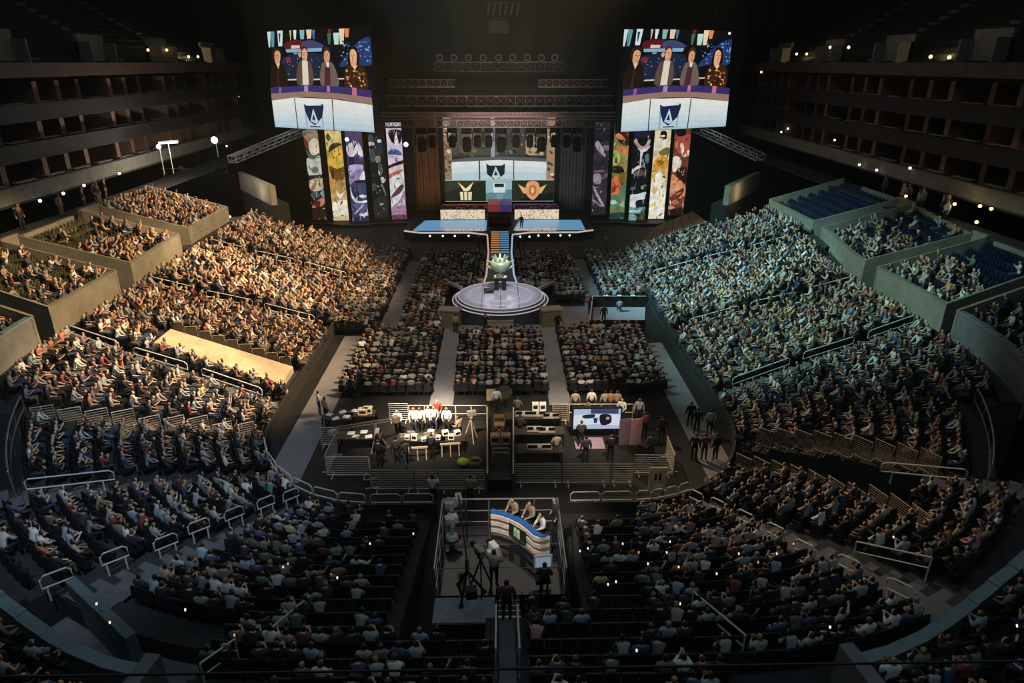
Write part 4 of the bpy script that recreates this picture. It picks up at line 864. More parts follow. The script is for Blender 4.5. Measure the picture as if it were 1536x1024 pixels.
# ---- who sits where: (x, y, z, facing, where, row, seat, seat colour)
sitters = []; empties = []
KINDS = ['sit', 'sit_forward', 'sit_phone', 'sit_back', 'sit_clap', 'sit_cheer']
KW = [30, 22, 16, 10, 20, 3]
def on_frame(P, mx=60, my=60):
    a = proj(P); return -mx < a[0] < 1536 + mx and -my < a[1] < 1024 + my
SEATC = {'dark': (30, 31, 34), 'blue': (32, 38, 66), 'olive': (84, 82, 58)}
def seat_at(x, y, z, face, fill, where, row, col, sc):
    if not on_frame((x, y, z + .8)): return
    rec = (x, y, z, face, where, row, col, sc)
    (sitters if R.random() < fill else empties).append(rec)
PITCHS = .44
def near_stair(seg, q):
    for s in STAIRS:
        if s[0] == seg and abs(q - s[1]) < s[2] + (.2 if seg in 'LRN' else .018): return True
    return False
def fill_of(seg, q, t, x, y):
    n = math.sin(x * 1.3 + y * .7) * math.sin(x * .5 - y * 1.1)
    if seg == 'N': return .52 + .3 * n - (.2 if x < 0 and t < 9 else 0)
    if seg in 'AB':
        f = (q / (PI / 2)); base = .93 if seg == 'B' else .95
        return base - .2 * f + .14 * n
    return .95
for seg in 'LRABN':
    q0, q1 = SEGS[seg]
    for k in range(rows_of(seg)):
        t = k * ROW + .35
        if (seg == 'N' and k < 2) or False: continue
        L = (q1 - q0) if seg in 'LRN' else (R0 + t) * (q1 - q0)
        n = int(L / PITCHS)
        for i in range(n):
            q = q0 + (q1 - q0) * (i + .5) / n
            if near_stair(seg, q): continue
            z = z_row(seg, q, k)
            if seg != 'N' and (t + (1.0 if seg in 'LR' else .6) > lt(seg, q) or (seg in 'AB' and q > 1.2 and k < 1)): continue
            e = .35 if seg in 'LRN' else .35 / (R0 + t)
            if in_hole(seg, q, t) or in_hole(seg, q + e, t) or in_hole(seg, q - e, t) or in_hole(seg, q, t + .4): continue
            if seg in 'LR' and q > q1 - .5: continue
            if seg == 'A' and abs(q - (.19 + .035 * t - .002 * t * t)) < .045: continue
            if seg == 'B' and min(abs(q - .385 - .034 * t), abs(q - .615 - .034 * t)) < .035 and t < 8: continue
            x, y, nx, ny = ring(seg, q, t)
            f = math.atan2(ny + (.25 if seg != 'N' else 0), nx)
            if seg == 'N': where, col = ('near',), i
            else: where, col = (seg, i)
            seat_at(x, y, z, f, fill_of(seg, q, t, x, y), where, k, col, 'dark')
for seg in 'LRAB':
    for k in range(LOGE_ROWS):
        
        spans = gaps(seg) if seg in 'LR' else [(0, .34), (.72, 1.4)]
        for gi, (a, b) in enumerate(spans):
            t = LT + .25 + k * ROW + .35; L = (b - a) if seg in 'LR' else (R0 + t) * (b - a)
            n = int((L - .5) / PITCHS)
            for i in range(n):
                q = a + (b - a) * (i + .8) / (n + .6)
                t = lt(seg, q) + .25 + k * ROW + .35; z = cap_z(seg, q) - .75 + RISE * k
                x, y, nx, ny = ring(seg, q, t)
                f = math.atan2(ny + .3, nx)
                if seg == 'L': fl = .93 if y > 46 else (.72 if k < 4 and math.sin(q * 1.1) > -.3 else .22)
                elif seg == 'R': fl = .0 if q > 56 else (.8 if y > 49 and k < 5 else (.78 if k < 4 else .12)) * (.92 if math.sin(q * .8 + k) > -.7 else .25)
                else: fl = .62
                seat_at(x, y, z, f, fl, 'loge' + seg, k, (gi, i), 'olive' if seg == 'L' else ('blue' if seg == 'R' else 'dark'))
# floor blocks
BLOCKS = [('rear middle', -2.55, 2.55, 34.9, 42.7), ('rear block on the brown curtain side', -9.2, -4.3, 34.9, 43.2), ('rear block on the grey curtain side', 4.2, 9.5, 34.9, 43.4), ('beside the platform', -7.1, -4.5, 44.2, 53), ('front', -7.1, -1.7, 53.4, 63.5), ('outer', -11.7, -9.2, 44.6, 65),
          ('front', 1.7, 6.6, 53.4, 63.5), ('beside the platform', 4.6, 6.6, 51, 53.2), ('outer', 8.6, 11.8, 50.8, 64)]
for nm, x0, x1, y0, y1 in BLOCKS:
    n = int((x1 - x0) / .46); m_ = int((y1 - y0) / .82)
    for j in range(m_ + 1):
        for i in range(n + 1):
            x = x0 + (x1 - x0) * i / n + R.uniform(-.05, .05); y = y0 + (y1 - y0) * j / m_ + R.uniform(-.05, .05)
            seat_at(x, y, .0, math.atan2(75 - y, -x * .5) , .95, 'floor', j, i, 'dark')
# the walkway behind each loge: a thin line of standing people
walkers = []
for s in (-1, 1):
    for j in range(9):
        y = R.uniform(38, 54); x = s * R.uniform(30.4, 31.2)
        if on_frame((x, y, 9)): walkers.append((x, y, 8.0, 0 if s < 0 else PI))

def pix(r):
    a = proj((r[0], r[1], r[2] + .9)); ok = 0 < a[0] < 1536 and 0 < a[1] < 1040
    return (1000 / a[2]) if ok else 0
def hidden_by_platform(r): return False
sitters.sort(key=pix, reverse=True); empties.sort(key=pix, reverse=True)
N_SOLO, N_SEAT = 275, 120
solo, mass = sitters[:N_SOLO], sitters[N_SOLO:]
solo_seats, mass_seats = [e for e in empties if pix(e) > 0][:N_SEAT], [e for e in empties if pix(e) > 0][N_SEAT:] + [e for e in empties if pix(e) == 0]
seen_labels = {}
def place_words(r):
    x, y, z, f, where, row, col, sc = r
    if where[0] == 'near':
        return '%s near row, %s seat %s of centre stair' % (ordw(row + 1), ordw(max(1, int(abs(x - .12) / PITCHS))), 'left' if x < .1 else 'right')
    if where in ('A', 'B'): return '%s row, seat %s, near corner stand, %s side' % (ordw(row + 1), ordw(col + 1), 'left' if where == 'A' else 'right')
    if where in ('logeA', 'logeB'): return '%s corner loge row, seat %s, %s side' % (ordw(row + 1), ordw(col[1] + 1), 'left' if where == 'logeA' else 'right')
    return '%s row, seat %s' % (ordw(row + 1), ordw((col if isinstance(col, int) else col[1]) + 1))
names_sh = list(SHIRTS); wts = [W_SH[k] for k in names_sh]
for i, r in enumerate(solo):
    sh = R.choices(names_sh, wts)[0]; ha = R.choices(list(HAIRS), W_HA)[0]
    kind = R.choices(KINDS, [30, 26, 18, 8, 4, 0])[0]
    lab = 'spectator in %s, %s hair, %s' % (sh, ha, place_words(r))
    while lab in seen_labels: lab = lab.replace('seat', 'next seat', 1)
    seen_labels[lab] = 1
    person((r[0], r[1], r[2]), r[3] + R.uniform(-.25, .25), kind, lab, sh, ha, R.choices(range(4), [4, 3, 2, 2])[0], R.randrange(4), 'spectators seated in the nearest rows', R.uniform(.79, .88))

# ---- the rest of the audience as one mass
SH_A = np.array([lin(SHIRTS[k]) for k in names_sh]); W_A = np.array(wts) / sum(wts)
HA_A = np.array([lin(c) for c in HAIRS.values()]); SK_A = np.array([lin(c) for c in SKINS]); TR_A = np.array([lin(c) for c in TROUS])
TPL = {}
def template(kind, level):
    if (kind, level) in TPL: return TPL[(kind, level)]
    me, P = skin_mesh(kind, level, kind not in ('sit', 'sit_cheer', 'sit_phone')); me.calc_loop_triangles()
    V = np.array([v.co for v in me.vertices]); T = np.array([t.vertices for t in me.loop_triangles])
    rg = np.array([region(v.co, P, kind not in ('sit', 'sit_cheer', 'sit_phone')) for v in me.vertices]); bpy.data.meshes.remove(me)
    TPL[(kind, level)] = (V, T, rg); return TPL[(kind, level)]
def mass_object(name, batches, mt):
    VV, TT, CC, off = [], [], [], 0
    for V, T, rg, pos, yaw, sc, pal in batches:
        k = len(pos); c, s = np.cos(yaw)[:, None], np.sin(yaw)[:, None]
        X = V[None, :, 0] * sc[:, None]; Y = V[None, :, 1] * sc[:, None]
        P = np.stack([X * c - Y * s + pos[:, 0:1], X * s + Y * c + pos[:, 1:2], V[None, :, 2] * sc[:, None] + pos[:, 2:3]], -1)
        VV.append(P.reshape(-1, 3)); CC.append(pal[:, rg, :].reshape(-1, 3))
        TT.append((T[None] + (np.arange(k) * len(V))[:, None, None] + off).reshape(-1, 3)); off += k * len(V)
    V = np.concatenate(VV); T = np.concatenate(TT); Cc = np.concatenate(CC)
    me = bpy.data.meshes.new(name); me.vertices.add(len(V)); me.vertices.foreach_set('co', V.astype(np.float32).ravel())
    me.loops.add(T.size); me.loops.foreach_set('vertex_index', T.astype(np.int32).ravel())
    me.polygons.add(len(T)); me.polygons.foreach_set('loop_start', np.arange(0, T.size, 3, dtype=np.int32))
    me.update(calc_edges=True)
    me.polygons.foreach_set('use_smooth', np.ones(len(T), dtype=bool))
    a = me.attributes.new('Col', 'FLOAT_COLOR', 'POINT'); a.data.foreach_set('color', np.concatenate([Cc, np.ones((len(Cc), 1))], 1).astype(np.float32).ravel())
    me.materials.append(mt); o = bpy.data.objects.new(name, me); COL.objects.link(o); return o
batches = []
allm = [(r, None) for r in mass] + [(w, 'stand') for w in walkers]
groups = {}
for r, st in allm:
    d = proj((r[0], r[1], r[2] + .9))[2]
    lv = 1 if d < 36 else 0
    lit = r[0] < -9 and r[1] > 30
    kind = st or R.choices(KINDS, KW if (abs(r[0]) > 10 and r[1] > 33) else [30, 26, 18, 8, 4, 1])[0]
    groups.setdefault((kind, lv), []).append(r)
for (kind, lv), rs in groups.items():
    V, T, rg = template(kind, lv); k = len(rs)
    pos = np.array([r[:3] for r in rs]); yaw = np.array([r[3] for r in rs]) - PI / 2 + NR.uniform(-.3, .3, k); sc = NR.uniform(.8, .9, k) * np.array([1.12 if r[1] > 40 else 1. for r in rs])
    br = NR.uniform(.75, 1.2, (k, 1))
    pal = np.stack([SK_A[NR.choice(4, k, p=[.4, .25, .15, .2])], SH_A[NR.choice(len(SH_A), k, p=W_A)] * br, TR_A[NR.choice(4, k)], HA_A[NR.choice(5, k, p=np.array(W_HA) / sum(W_HA))], np.tile(np.array(lin((26, 26, 27))), (k, 1))], 1)
    batches.append((V, T, rg, pos, yaw, sc, pal))
crowd = mass_object('crowd', batches, attr_mat('crowd_clothes'))
tag(crowd, 'packed audience filling the floor seats, the lit stands and the loges', 'audience', None, 'stuff')
# ---- seats
sm = MB(); sm.box((0, -.2, .68), (.46, .06, .5), rx=-.12); sm.box((0, .03, .43), (.46, .42, .07)); sm.box((-.25, -.02, .5), (.04, .36, .2)); sm.box((.25, -.02, .5), (.04, .36, .2)); sm.box((0, -.08, .2), (.1, .1, .4))
fold = MB(); fold.box((0, -.2, .68), (.48, .06, .5), rx=-.12); fold.box((0, -.11, .62), (.46, .07, .42), rx=-.2); fold.box((-.25, -.06, .5), (.04, .3, .2)); fold.box((.25, -.06, .5), (.04, .3, .2)); fold.box((0, -.12, .2), (.1, .1, .4))
def tri_of(m):
    V = np.array(m.V); T = []
    for f in m.F: T += [(f[0], f[1], f[2]), (f[0], f[2], f[3])]
    return V, np.array(T), np.zeros(len(V), int)
bs = []
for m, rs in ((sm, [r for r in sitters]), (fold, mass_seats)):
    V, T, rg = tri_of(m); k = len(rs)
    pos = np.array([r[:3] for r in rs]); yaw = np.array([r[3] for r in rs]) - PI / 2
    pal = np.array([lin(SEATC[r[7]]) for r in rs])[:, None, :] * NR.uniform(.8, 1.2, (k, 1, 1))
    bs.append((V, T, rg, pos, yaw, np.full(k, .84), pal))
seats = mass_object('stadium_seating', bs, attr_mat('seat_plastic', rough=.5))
for p in (): pass
seats.data.polygons.foreach_set('use_smooth', np.zeros(len(seats.data.polygons), dtype=bool))
tag(seats, 'rows of fixed folding seats under the audience, blue, olive and charcoal', 'seating', None, 'stuff')
seat_plastic = {k: mat('seat_shell_' + k, c, .5) for k, c in SEATC.items()}
proto = None
for r in solo_seats:
    lab = 'empty folded seat, ' + place_words(r)
    while lab in seen_labels: lab = lab.replace('seat,', 'next seat,', 1)
    seen_labels[lab] = 1
    if proto is None:
        proto = thing('stadium_seat', lab, 'seat', r[:3], r[3] - PI / 2, 'empty folded seats in the nearest rows'); proto.scale = (.84,) * 3
        MB().box((0, -.2, .68), (.48, .06, .5), rx=-.12).build('backrest', seat_plastic['dark'], proto)
        MB().box((0, -.11, .62), (.44, .06, .42), rx=-.2).build('seat_pan', seat_plastic['dark'], proto)
        for x in (-.26, .26): MB().box((x, -.06, .58), (.05, .32, .05)).build('armrest', seat_plastic['dark'], proto)
        MB().bar((0, -.12, 0), (0, -.14, .5), .08).build('post', black, proto)
    else: copy_tree(proto, r[:3], r[3] - PI / 2, lab)
print('SITTERS', len(sitters), 'EMPTY', len(empties), 'crowd verts', len(crowd.data.vertices), 'polys', len(crowd.data.polygons))

railpaint = mat('pale_handrail_paint', (196, 198, 196), .4, .1, .06)
# ================================================================== CONTROL AREA, CASTER PLATFORM, RAILS, LAMPS
def barrier(p, q, label, h=1.1, nbar=7, group=None, mt=None):
    """crowd barrier between two points at floor height"""
    p, q = Vector(p), Vector(q); t = thing('crowd_barrier', label, 'barrier', p, 0, group); d = q - p; mt = mt or dullsteel; up = Vector((0, 0, 1))
    MB().tube([up * .12, up * h, d + up * h, d + up * .12], .03, 6, closed=True).build('frame', mt, t)
    m = MB()
    for i in range(1, nbar + 1):
        z = .12 + (h - .12) * i / (nbar + 1); m.bar(up * z, d + up * z, .022)
    m.build('grille', mt, t)
    n = Vector((-d.y, d.x, 0)).normalized() * .28
    for f in (.12, .88): m = MB(); m.bar(d * f - n + up * .03, d * f + n + up * .03, .05); m.bar(d * f, d * f + up * .14, .04); m.build('foot', mt, t)
    return t
def drop(P, z=0.): return Vector((P.x, P.y, z))
def bar_px(x0, y0, x1, y1, label, h=1.1, nbar=7, z=0.):
    return barrier(drop(atz(x0, y0, z + h), z), drop(atz(x1, y1, z + h), z), label, h, nbar)
for a in ((488, 685, 552, 685, 'corner barrier of the left control pen, parallel to the camera side'), (553, 687, 555, 704, 'short barrier turning the step in the left control pen'), (556, 705, 619, 705, 'first front barrier from the left of the control pen'),
          (622, 705, 654, 705, 'short front barrier of the left control pen, middle one'), (657, 705, 727, 705, 'front barrier of the left control pen beside the centre gap'), (503, 650, 487, 683, 'slanted side barrier of the left control pen'), (479, 641, 507, 641, 'small barrier at the outer back corner of the left control pen'),
          (773, 696, 842, 696, 'front barrier of the right control pen beside the centre gap'), (845, 696, 916, 696, 'middle front barrier of the right control pen'), (919, 696, 951, 696, 'narrow front barrier at the end of the right control pen'), (953, 682, 1012, 683, 'set-back barrier at the right end of the control pens'), (1013, 682, 1001, 654, 'slanted side barrier of the right control pen'),
          (583, 605, 611, 605, 'tall slatted barrier at the back of the left control pen'), (829, 606, 852, 606, 'small barrier at the back of the right control pen, by the aisle')): bar_px(*a)
def open_rail(p, q, label, h=1.05, nposts=3, mt=None, name='guard_rail', mid=.55, r=.03):
    p, q = Vector(p), Vector(q); t = thing(name, label, 'railing', p); d = q - p; up = Vector((0, 0, 1))
    MB().tube([up * h, d + up * h], r).build('top_rail', mt or steel, t)
    MB().tube([up * mid, d + up * mid], r * .8).build('mid_rail', mt or steel, t)
    for i in range(nposts): MB().tube([d * (i / (nposts - 1)), d * (i / (nposts - 1)) + up * h], r).build('post', mt or steel, t)
    return t
pale = mat('pale_rail_paint', (186, 170, 150), .5)
open_rail(drop(atz(613, 608, 1.05)), drop(atz(730, 608, 1.05)), 'long pale two-bar rail along the back of the left control pen', mt=pale, nposts=6)
open_rail(drop(atz(854, 606, 1.05)), drop(atz(950, 606, 1.05)), 'pale two-bar rail along the back of the right control pen', mt=pale, nposts=5)

# tables and what stands on them
tabletop = mat('dark_table', (58, 52, 46), .5)
paper_m = mat('white_paper', (232, 228, 218), .8); gear_m = mat('grey_gear', (150, 148, 142), .5); gearwarm = mat('cream_gear', (214, 198, 168), .5)
scr_m = glow('dim_monitor', (150, 170, 190), .55); scrw_m = glow('warm_monitor', (226, 214, 190), .7)
def table(px, py, w, d, label, rz=0.):
    P = atz(px, py, .75); t = thing('table', label, 'table', (P.x, P.y, 0), rz)
    MB().box((0, 0, .73), (w, d, .04)).build('tabletop', tabletop, t)
    for x in (-1, 1):
        for y in (-1, 1): MB().box((x * (w / 2 - .06), y * (d / 2 - .06), .355), (.05, .05, .71)).build('leg', black, t)
    return P
def laptop(P, rz, label):
    t = thing('laptop', label, 'laptop', P, rz)
    MB().box((0, 0, .012), (.36, .25, .022)).build('base', gear_m, t); l = MB().box((0, .13, .13), (.36, .015, .24), rx=-.25).build('lid', gear_m, t); MB().box((0, .118, .13), (.33, .004, .2), rx=-.25).build('display', scr_m, l)
def monitor(P, rz, label, w=.6, mt=None):
    t = thing('monitor', label, 'monitor', P, rz)
    MB().box((0, 0, .01), (.24, .18, .02)).build('base', black, t); MB().box((0, .02, .14), (.05, .04, .26)).build('stand', black, t); MB().box((0, 0, .36), (w, .05, w * .6)).build('housing', black, t); MB().box((0, -.028, .36), (w - .05, .004, w * .6 - .05)).build('display', mt or scr_m, t)
def console(P, w, d, rz, label):
    t = thing('mixing_console', label, 'mixing desk', P, rz)
    MB().box((0, 0, .07), (w, d, .12), rx=.12).build('body', gear_m, t)
    m = MB()
    for i in range(int(w / .09)):
        for j in range(3): m.box((-w / 2 + .08 + i * .09, -d * .3 + j * d * .28, .15 + .02 * (j - 1)), (.03, .06, .03))
    m.build('fader', gearwarm, t)
    for x in (-w * .28, w * .28): h = MB().box((x, d * .42 + .03, .22), (w * .38, .03, .24), rx=-.2).build('meter_bridge', black, t); MB().box((x, d * .42, .22), (w * .34, .03, .2), rx=-.2).build('display', scrw_m, h)
def papers(P, label, rz=0):
    t = thing('paper_stack', label, 'papers', P, rz); m = MB().box((0, 0, .02), (.34, .26, .04)); m.build('stack', paper_m, t); MB().box((.02, .03, .045), (.3, .21, .004), rz=.2).build('top_sheet', white, t)
def gearbox(P, sz, label, mt, rz=0):
    t = thing('equipment_case', label, 'equipment', P, rz); MB().box((0, 0, sz[2] / 2), sz).build('body', mt, t); MB().box((0, -sz[1] / 2 - .005, sz[2] * .55), (sz[0] * .7, .012, sz[2] * .5)).build('front_panel', black, t); MB().box((0, 0, sz[2] + .012), (sz[0] * .4, .03, .025)).build('handle', dullsteel, t)
def director_chair(px, py, z, label, rz=0, mt=None):
    P = atz(px, py, z); t = thing('folding_chair', label, 'chair', (P.x, P.y, 0), rz); mt = mt or wood
    for y in (-.2, .2): MB().bar((-.26, y, 0), (.26, y, .5), .035).build('leg', mt, t); MB().bar((.26, y, 0), (-.26, y, .5), .035).build('leg', mt, t)
    MB().box((0, 0, .5), (.54, .44, .03)).build('seat', mt, t)
    for x in (-.26, .26): MB().bar((x, -.2, .5), (x, -.2, .98), .035).build('back_post', mt, t)
    MB().box((0, -.2, .86), (.52, .03, .2)).build('backrest', mt, t)
T = [table(506, 624, 1.6, .7, 'outer back table of the left control pen strewn with papers'), table(541, 619, 1.6, .7, 'back table by the slatted barrier with a lit rack'), table(540, 652, 2.2, .8, 'middle table of the left control pen with bright papers'),
     table(632, 655, 2.4, .8, 'brightly lit table in front of people in white'), table(677, 655, 1.4, .8, 'brightly lit table nearest the centre gap of the left pen')]
for i, (px, py) in enumerate(((494, 622), (503, 628), (514, 618), (520, 625), (533, 616))): papers(atz(px, py, .75), '%s white paper stack from the left on the back tables' % ordw(i + 1), R.uniform(-.6, .6))
for i, (px, py) in enumerate(((527, 650), (534, 655), (546, 648), (553, 655))): papers(atz(px, py, .75), '%s white paper stack from the left on the middle table' % ordw(i + 1), R.uniform(-.6, .6))
for i, (px, py) in enumerate(((545, 620), (552, 618))): gearbox(atz(px, py, .75), (.5, .35, .3), '%s cream case on the back table by the slatted barrier' % ('left' if i == 0 else 'right'), gearwarm)
for i, (px, py) in enumerate(((606, 654), (617, 650), (628, 656), (641, 652), (653, 655))): laptop(atz(px, py, .75), PI + R.uniform(-.3, .3), '%s laptop from the left on the brightly lit table' % ordw(i + 1))
for i, (px, py) in enumerate(((611, 658), (622, 659), (636, 660), (647, 650), (658, 658))): gearbox(atz(px, py, .75), (R.uniform(.2, .34), .22, R.uniform(.1, .3)), '%s small bright device from the left on the brightly lit table' % ordw(i + 1), paper_m, R.uniform(-.5, .5))
for i, (px, py) in enumerate(((668, 652), (677, 658), (686, 652))): gearbox(atz(px, py, .75), (.3, .22, .25), '%s bright device from the left on the table by the centre gap' % ordw(i + 1), paper_m, R.uniform(-.5, .5))
T2 = [table(800, 622, 3.0, .8, 'back table of the right control pen under lit consoles'), table(808, 645, 2.6, .8, 'middle table of the right control pen with mixing gear'), table(810, 672, 2.2, .8, 'front dark table of the right control pen with a lit console')]
for i, (px, py) in enumerate(((785, 622), (806, 622), (826, 625))): console(atz(px, py, .75), .85, .5, PI, '%s lit console from the left on the back table' % ordw(i + 1))
for i, (px, py) in enumerate(((802, 645), (820, 646))): console(atz(px, py, .75), .8, .5, PI, '%s mixing console on the middle table' % ('left' if i == 0 else 'right'))
console(atz(809, 672, .75), 1.2, .5, PI, 'long bright mixing console on the front dark table')
for i, (px, py) in enumerate(((803, 614), (814, 614))): gearbox(atz(px, py, .75), (.34, .3, .4), '%s white box behind the back consoles' % ('left' if i == 0 else 'right'), paper_m)
# preview screen in the right pen
P = atz(895, 662, 0)
t = thing('preview_screen', 'wide white-blue preview screen facing the camera in the right control pen', 'screen', (P.x, P.y + .3, 0))
MB().box((0, .08, 1.15), (2.55, .14, 1.3)).build('housing', black, t)
picture(t, 2.4, 1.15, [((176, 190, 214), FULL), ((214, 222, 236), [(0, .3), (.5, .22), (1, .3), (1, .85), (.5, .75), (0, .85)]), ((60, 70, 110), rect(.36, 0, .95, .24)), ((50, 60, 96), [(.42, .45), (.52, .45), (.5, .7), (.44, .7)]), ((30, 32, 40), smooth_loop([(.56, .3), (.78, .3), (.8, .7), (.6, .8)], 4)),
                     ((40, 44, 56), smooth_loop([(.2, .3), (.44, .26), (.42, .44), (.22, .46)], 4)), ((190, 150, 120), smooth_loop([(.7, .4), (.76, .4), (.76, .52), (.7, .52)], 4))], z0=.58, y=.005)
for x in (-.9, .9): MB().box((x, .1, .27), (.1, .5, .54)).build('leg', black, t)
P = atz(884, 664, .02); o = MB().box((0, 0, .01), (1.5, 1.1, .02)).build('floor_reflection', mat('pink_grey_reflection', (150, 130, 140), .4)); o.location = (P.x, P.y, 0); tag(o, 'pinkish painted reflection on the floor in front of the preview screen', 'reflection')  # thin sheet coloured as the preview screen's reflection on the floor
for x, lab in ((936, 'purple-grey upright panel right of the preview screen'), (952, 'pinkish upright panel at the end of the right control pen')):
    P = atz(x, 668, 0); t = thing('partition_panel', lab, 'panel', P, .15); MB().box((0, 0, .8), (.62, .05, 1.5)).build('board', mat('mauve_board%d' % x, (96, 76, 92) if x < 940 else (140, 104, 112), .7), t)
    for k in (-.2, .2): MB().box((k, 0, .03), (.06, .5, .06)).build('foot', black, t)

# centre gap between the pens
for x, lab in ((731, 'low dark wall along the left side of the centre gap'), (770, 'low dark wall along the right side of the centre gap')):
    a, b = drop(atz(x, 612, .9)), drop(atz(x, 712, .9)); t = thing('gap_partition', lab, 'panel', a)
    MB().bar(Vector((0, 0, .45)), b - a + Vector((0, 0, .45)), .07, h=.9).build('board', mat('grey_board', (72, 70, 74), .6), t); MB().tube([(0, 0, .95), b - a + Vector((0, 0, .95))], .04).build('top_rail', pale, t)
P = atz(738, 612, 0); t = thing('sign_panel', 'beige upright panel at the back end of the centre gap', 'panel', P)
MB().box((0, 0, .85), (.6, .05, .7)).build('board', mat('beige_panel', (190, 166, 130), .7), t); MB().bar((0, 0, 0), (0, 0, .55), .05).build('post', black, t)
t = thing('round_screen', 'dark round shade standing beside the beige panel in the centre gap', 'panel', atz(757, 612, 0)); MB().lathe([(.42, -.03), (.42, .03)], 18).build('disc', mat('olive_shade', (92, 86, 70), .7), t); t.children[0].rotation_euler = (PI / 2, 0, 0); t.children[0].location = (0, 0, 1.0); MB().bar((0, 0, 0), (0, 0, .6), .05).build('post', black, t)
director_chair(749, 648, 0, 'wooden folding chair standing in the centre gap', PI)
for i, x in enumerate((743, 759)): gearbox(atz(x, 664, 0), (.5, .4, .5), '%s brown box of the pair across the centre gap' % ('left' if i == 0 else 'right'), mat('brown_box', (130, 104, 84), .7))
a, b = drop(atz(739, 672, .8)), drop(atz(763, 672, .8)); open_rail(a, b, 'small pale gate frame across the centre gap', h=.8, nposts=2, mt=pale)
P = atz(750, 735, 0); t = thing('dark_steps', 'dark steps with thin pale edges in the centre gap', 'steps', (P.x, P.y, 0))
for j in range(4): MB().span((-.55, j * .34, 0), (.55, j * .34 + .3, .14 * (4 - j) + .02)).build('tread', black, t); MB().box((0, j * .34 + .02, .14 * (4 - j) + .03), (1.0, .03, .012)).build('edge', mat('olive_edge', (110, 104, 74), .6), t)
o = thing('green_bag', 'yellow-green bag on the floor by the centre gap', 'bag', atz(695, 698, 0)); MB().ell((0, 0, .22), (.32, .22, .24), 8).build('body', mat('lime_bag', (150, 176, 60), .7), o, smooth=True); MB().tube([(-.15, 0, .42), (0, 0, .58), (.15, 0, .42)], .02).build('handle', black, o)
o = thing('cable_coil', 'tan coil of cable lying beside the yellow-green bag', 'cable', atz(713, 694, 0))
for k in range(4): MB().tube([((.3 - .03 * (k % 2)) * math.cos(2 * PI * i / 20), (.3 - .03 * (k % 2)) * math.sin(2 * PI * i / 20), .03 + k * .045) for i in range(20)], .024, 5, closed=True).build('loop', mat('tan_cable', (150, 110, 80), .6), o)
t = thing('door_sign', 'standing beige sign with a dark number eleven by the right pen corner', 'sign', drop(atz(984, 742, 0)))
bd = MB().box((0, 0, .82), (.78, .06, 1.25)).build('board', mat('cream_sign', (200, 178, 134), .7), t)
for x in (-.1, .1): MB().box((x, -.04, .98), (.08, .02, .34)).build('digit', black, bd)
MB().box((.04, -.05, .42), (.4, .03, .3)).build('lower_plate', mat('pale_plate', (220, 204, 170), .7), t)
for x in (-.3, .3): MB().box((x, 0, .1), (.06, .4, .2)).build('foot', black, t)
# trestle frames, tripods, jib
for i, (px, py) in enumerate(((627, 688), (676, 682))):
    t = thing('trestle', '%s pale trestle frame on the floor of the left pen' % ('left' if i == 0 else 'right'), 'trestle', atz(px, py, 0), .1)
    for x in (-.42, 0, .42): MB().bar((x, -.15, 0), (x, 0, .62), .05).build('leg', pale, t)
    MB().box((0, 0, .64), (1.0, .12, .07)).build('beam', pale, t)
def tripod(P, label, h=1.4, hd=True, mt=None):
    t = thing('camera_tripod', label, 'camera', P, R.uniform(0, 6)); mt = mt or black
    for k in range(3): a = 2 * PI * k / 3; MB().bar((0, 0, h * .9), (.42 * math.cos(a), .42 * math.sin(a), 0), .05).build('leg', mt, t)
    MB().box((0, 0, h), (.16, .16, .14)).build('pan_head', mt, t)
    if hd: b = MB().box((0, .05, h + .19), (.2, .45, .24)).build('camera_body', gear_m, t); l = MB().lathe([(.08, 0), (.09, .26)], 10, (0, 0, 0)).build('lens', black, b); l.rotation_euler = (-PI / 2, 0, 0); l.location = (0, .27, h + .19); MB().box((-.14, -.05, h + .24), (.08, .2, .14)).build('viewfinder', black, b)
for px, py, lab, mt in ((707, 660, 'pale tripod camera at the gap side of the left pen', pale), (570, 690, 'black tripod camera in the middle of the left pen', black)): tripod(atz(px, py, 0), lab, mt=mt)
def jib(P, rz, L, label, mt=None):
    t = thing('camera_crane', label, 'camera crane', P, rz); mt = mt or black
    for k in range(3): a = 2 * PI * k / 3; l = MB().bar((0, 0, 1.0), (.55 * math.cos(a), .55 * math.sin(a), .05), .07).build('leg', mt, t); MB().lathe([(.09, 0), (.09, .06)], 8, (.55 * math.cos(a), .55 * math.sin(a), 0)).build('wheel', mt, l)
    MB().bar((0, 0, 1), (0, 0, 1.4), .12).build('column', mt, t)
    for o in (-.07, .07): MB().bar((0, -1.1, 1.25 + o), (0, L, 2.0 + o), .045).build('arm', mt, t)
    m = MB()
    for i in range(14): f = i / 14; g = (i + 1) / 14; m.bar((0, -1.1 + (L + 1.1) * f, 1.18 + .75 * f), (0, -1.1 + (L + 1.1) * g, 1.32 + .75 * g), .025)
    m.build('lattice', mt, t); MB().box((0, -1.2, 1.22), (.34, .3, .3)).build('counterweight', mt, t); MB().box((0, L + .1, 1.85), (.22, .4, .24)).build('camera_head', gear_m, t)
jib(atz(566, 672, 0), 2.3, 2.2, 'dark camera crane standing in the left control pen', mat('dark_grey_crane', (96, 90, 82), .5))

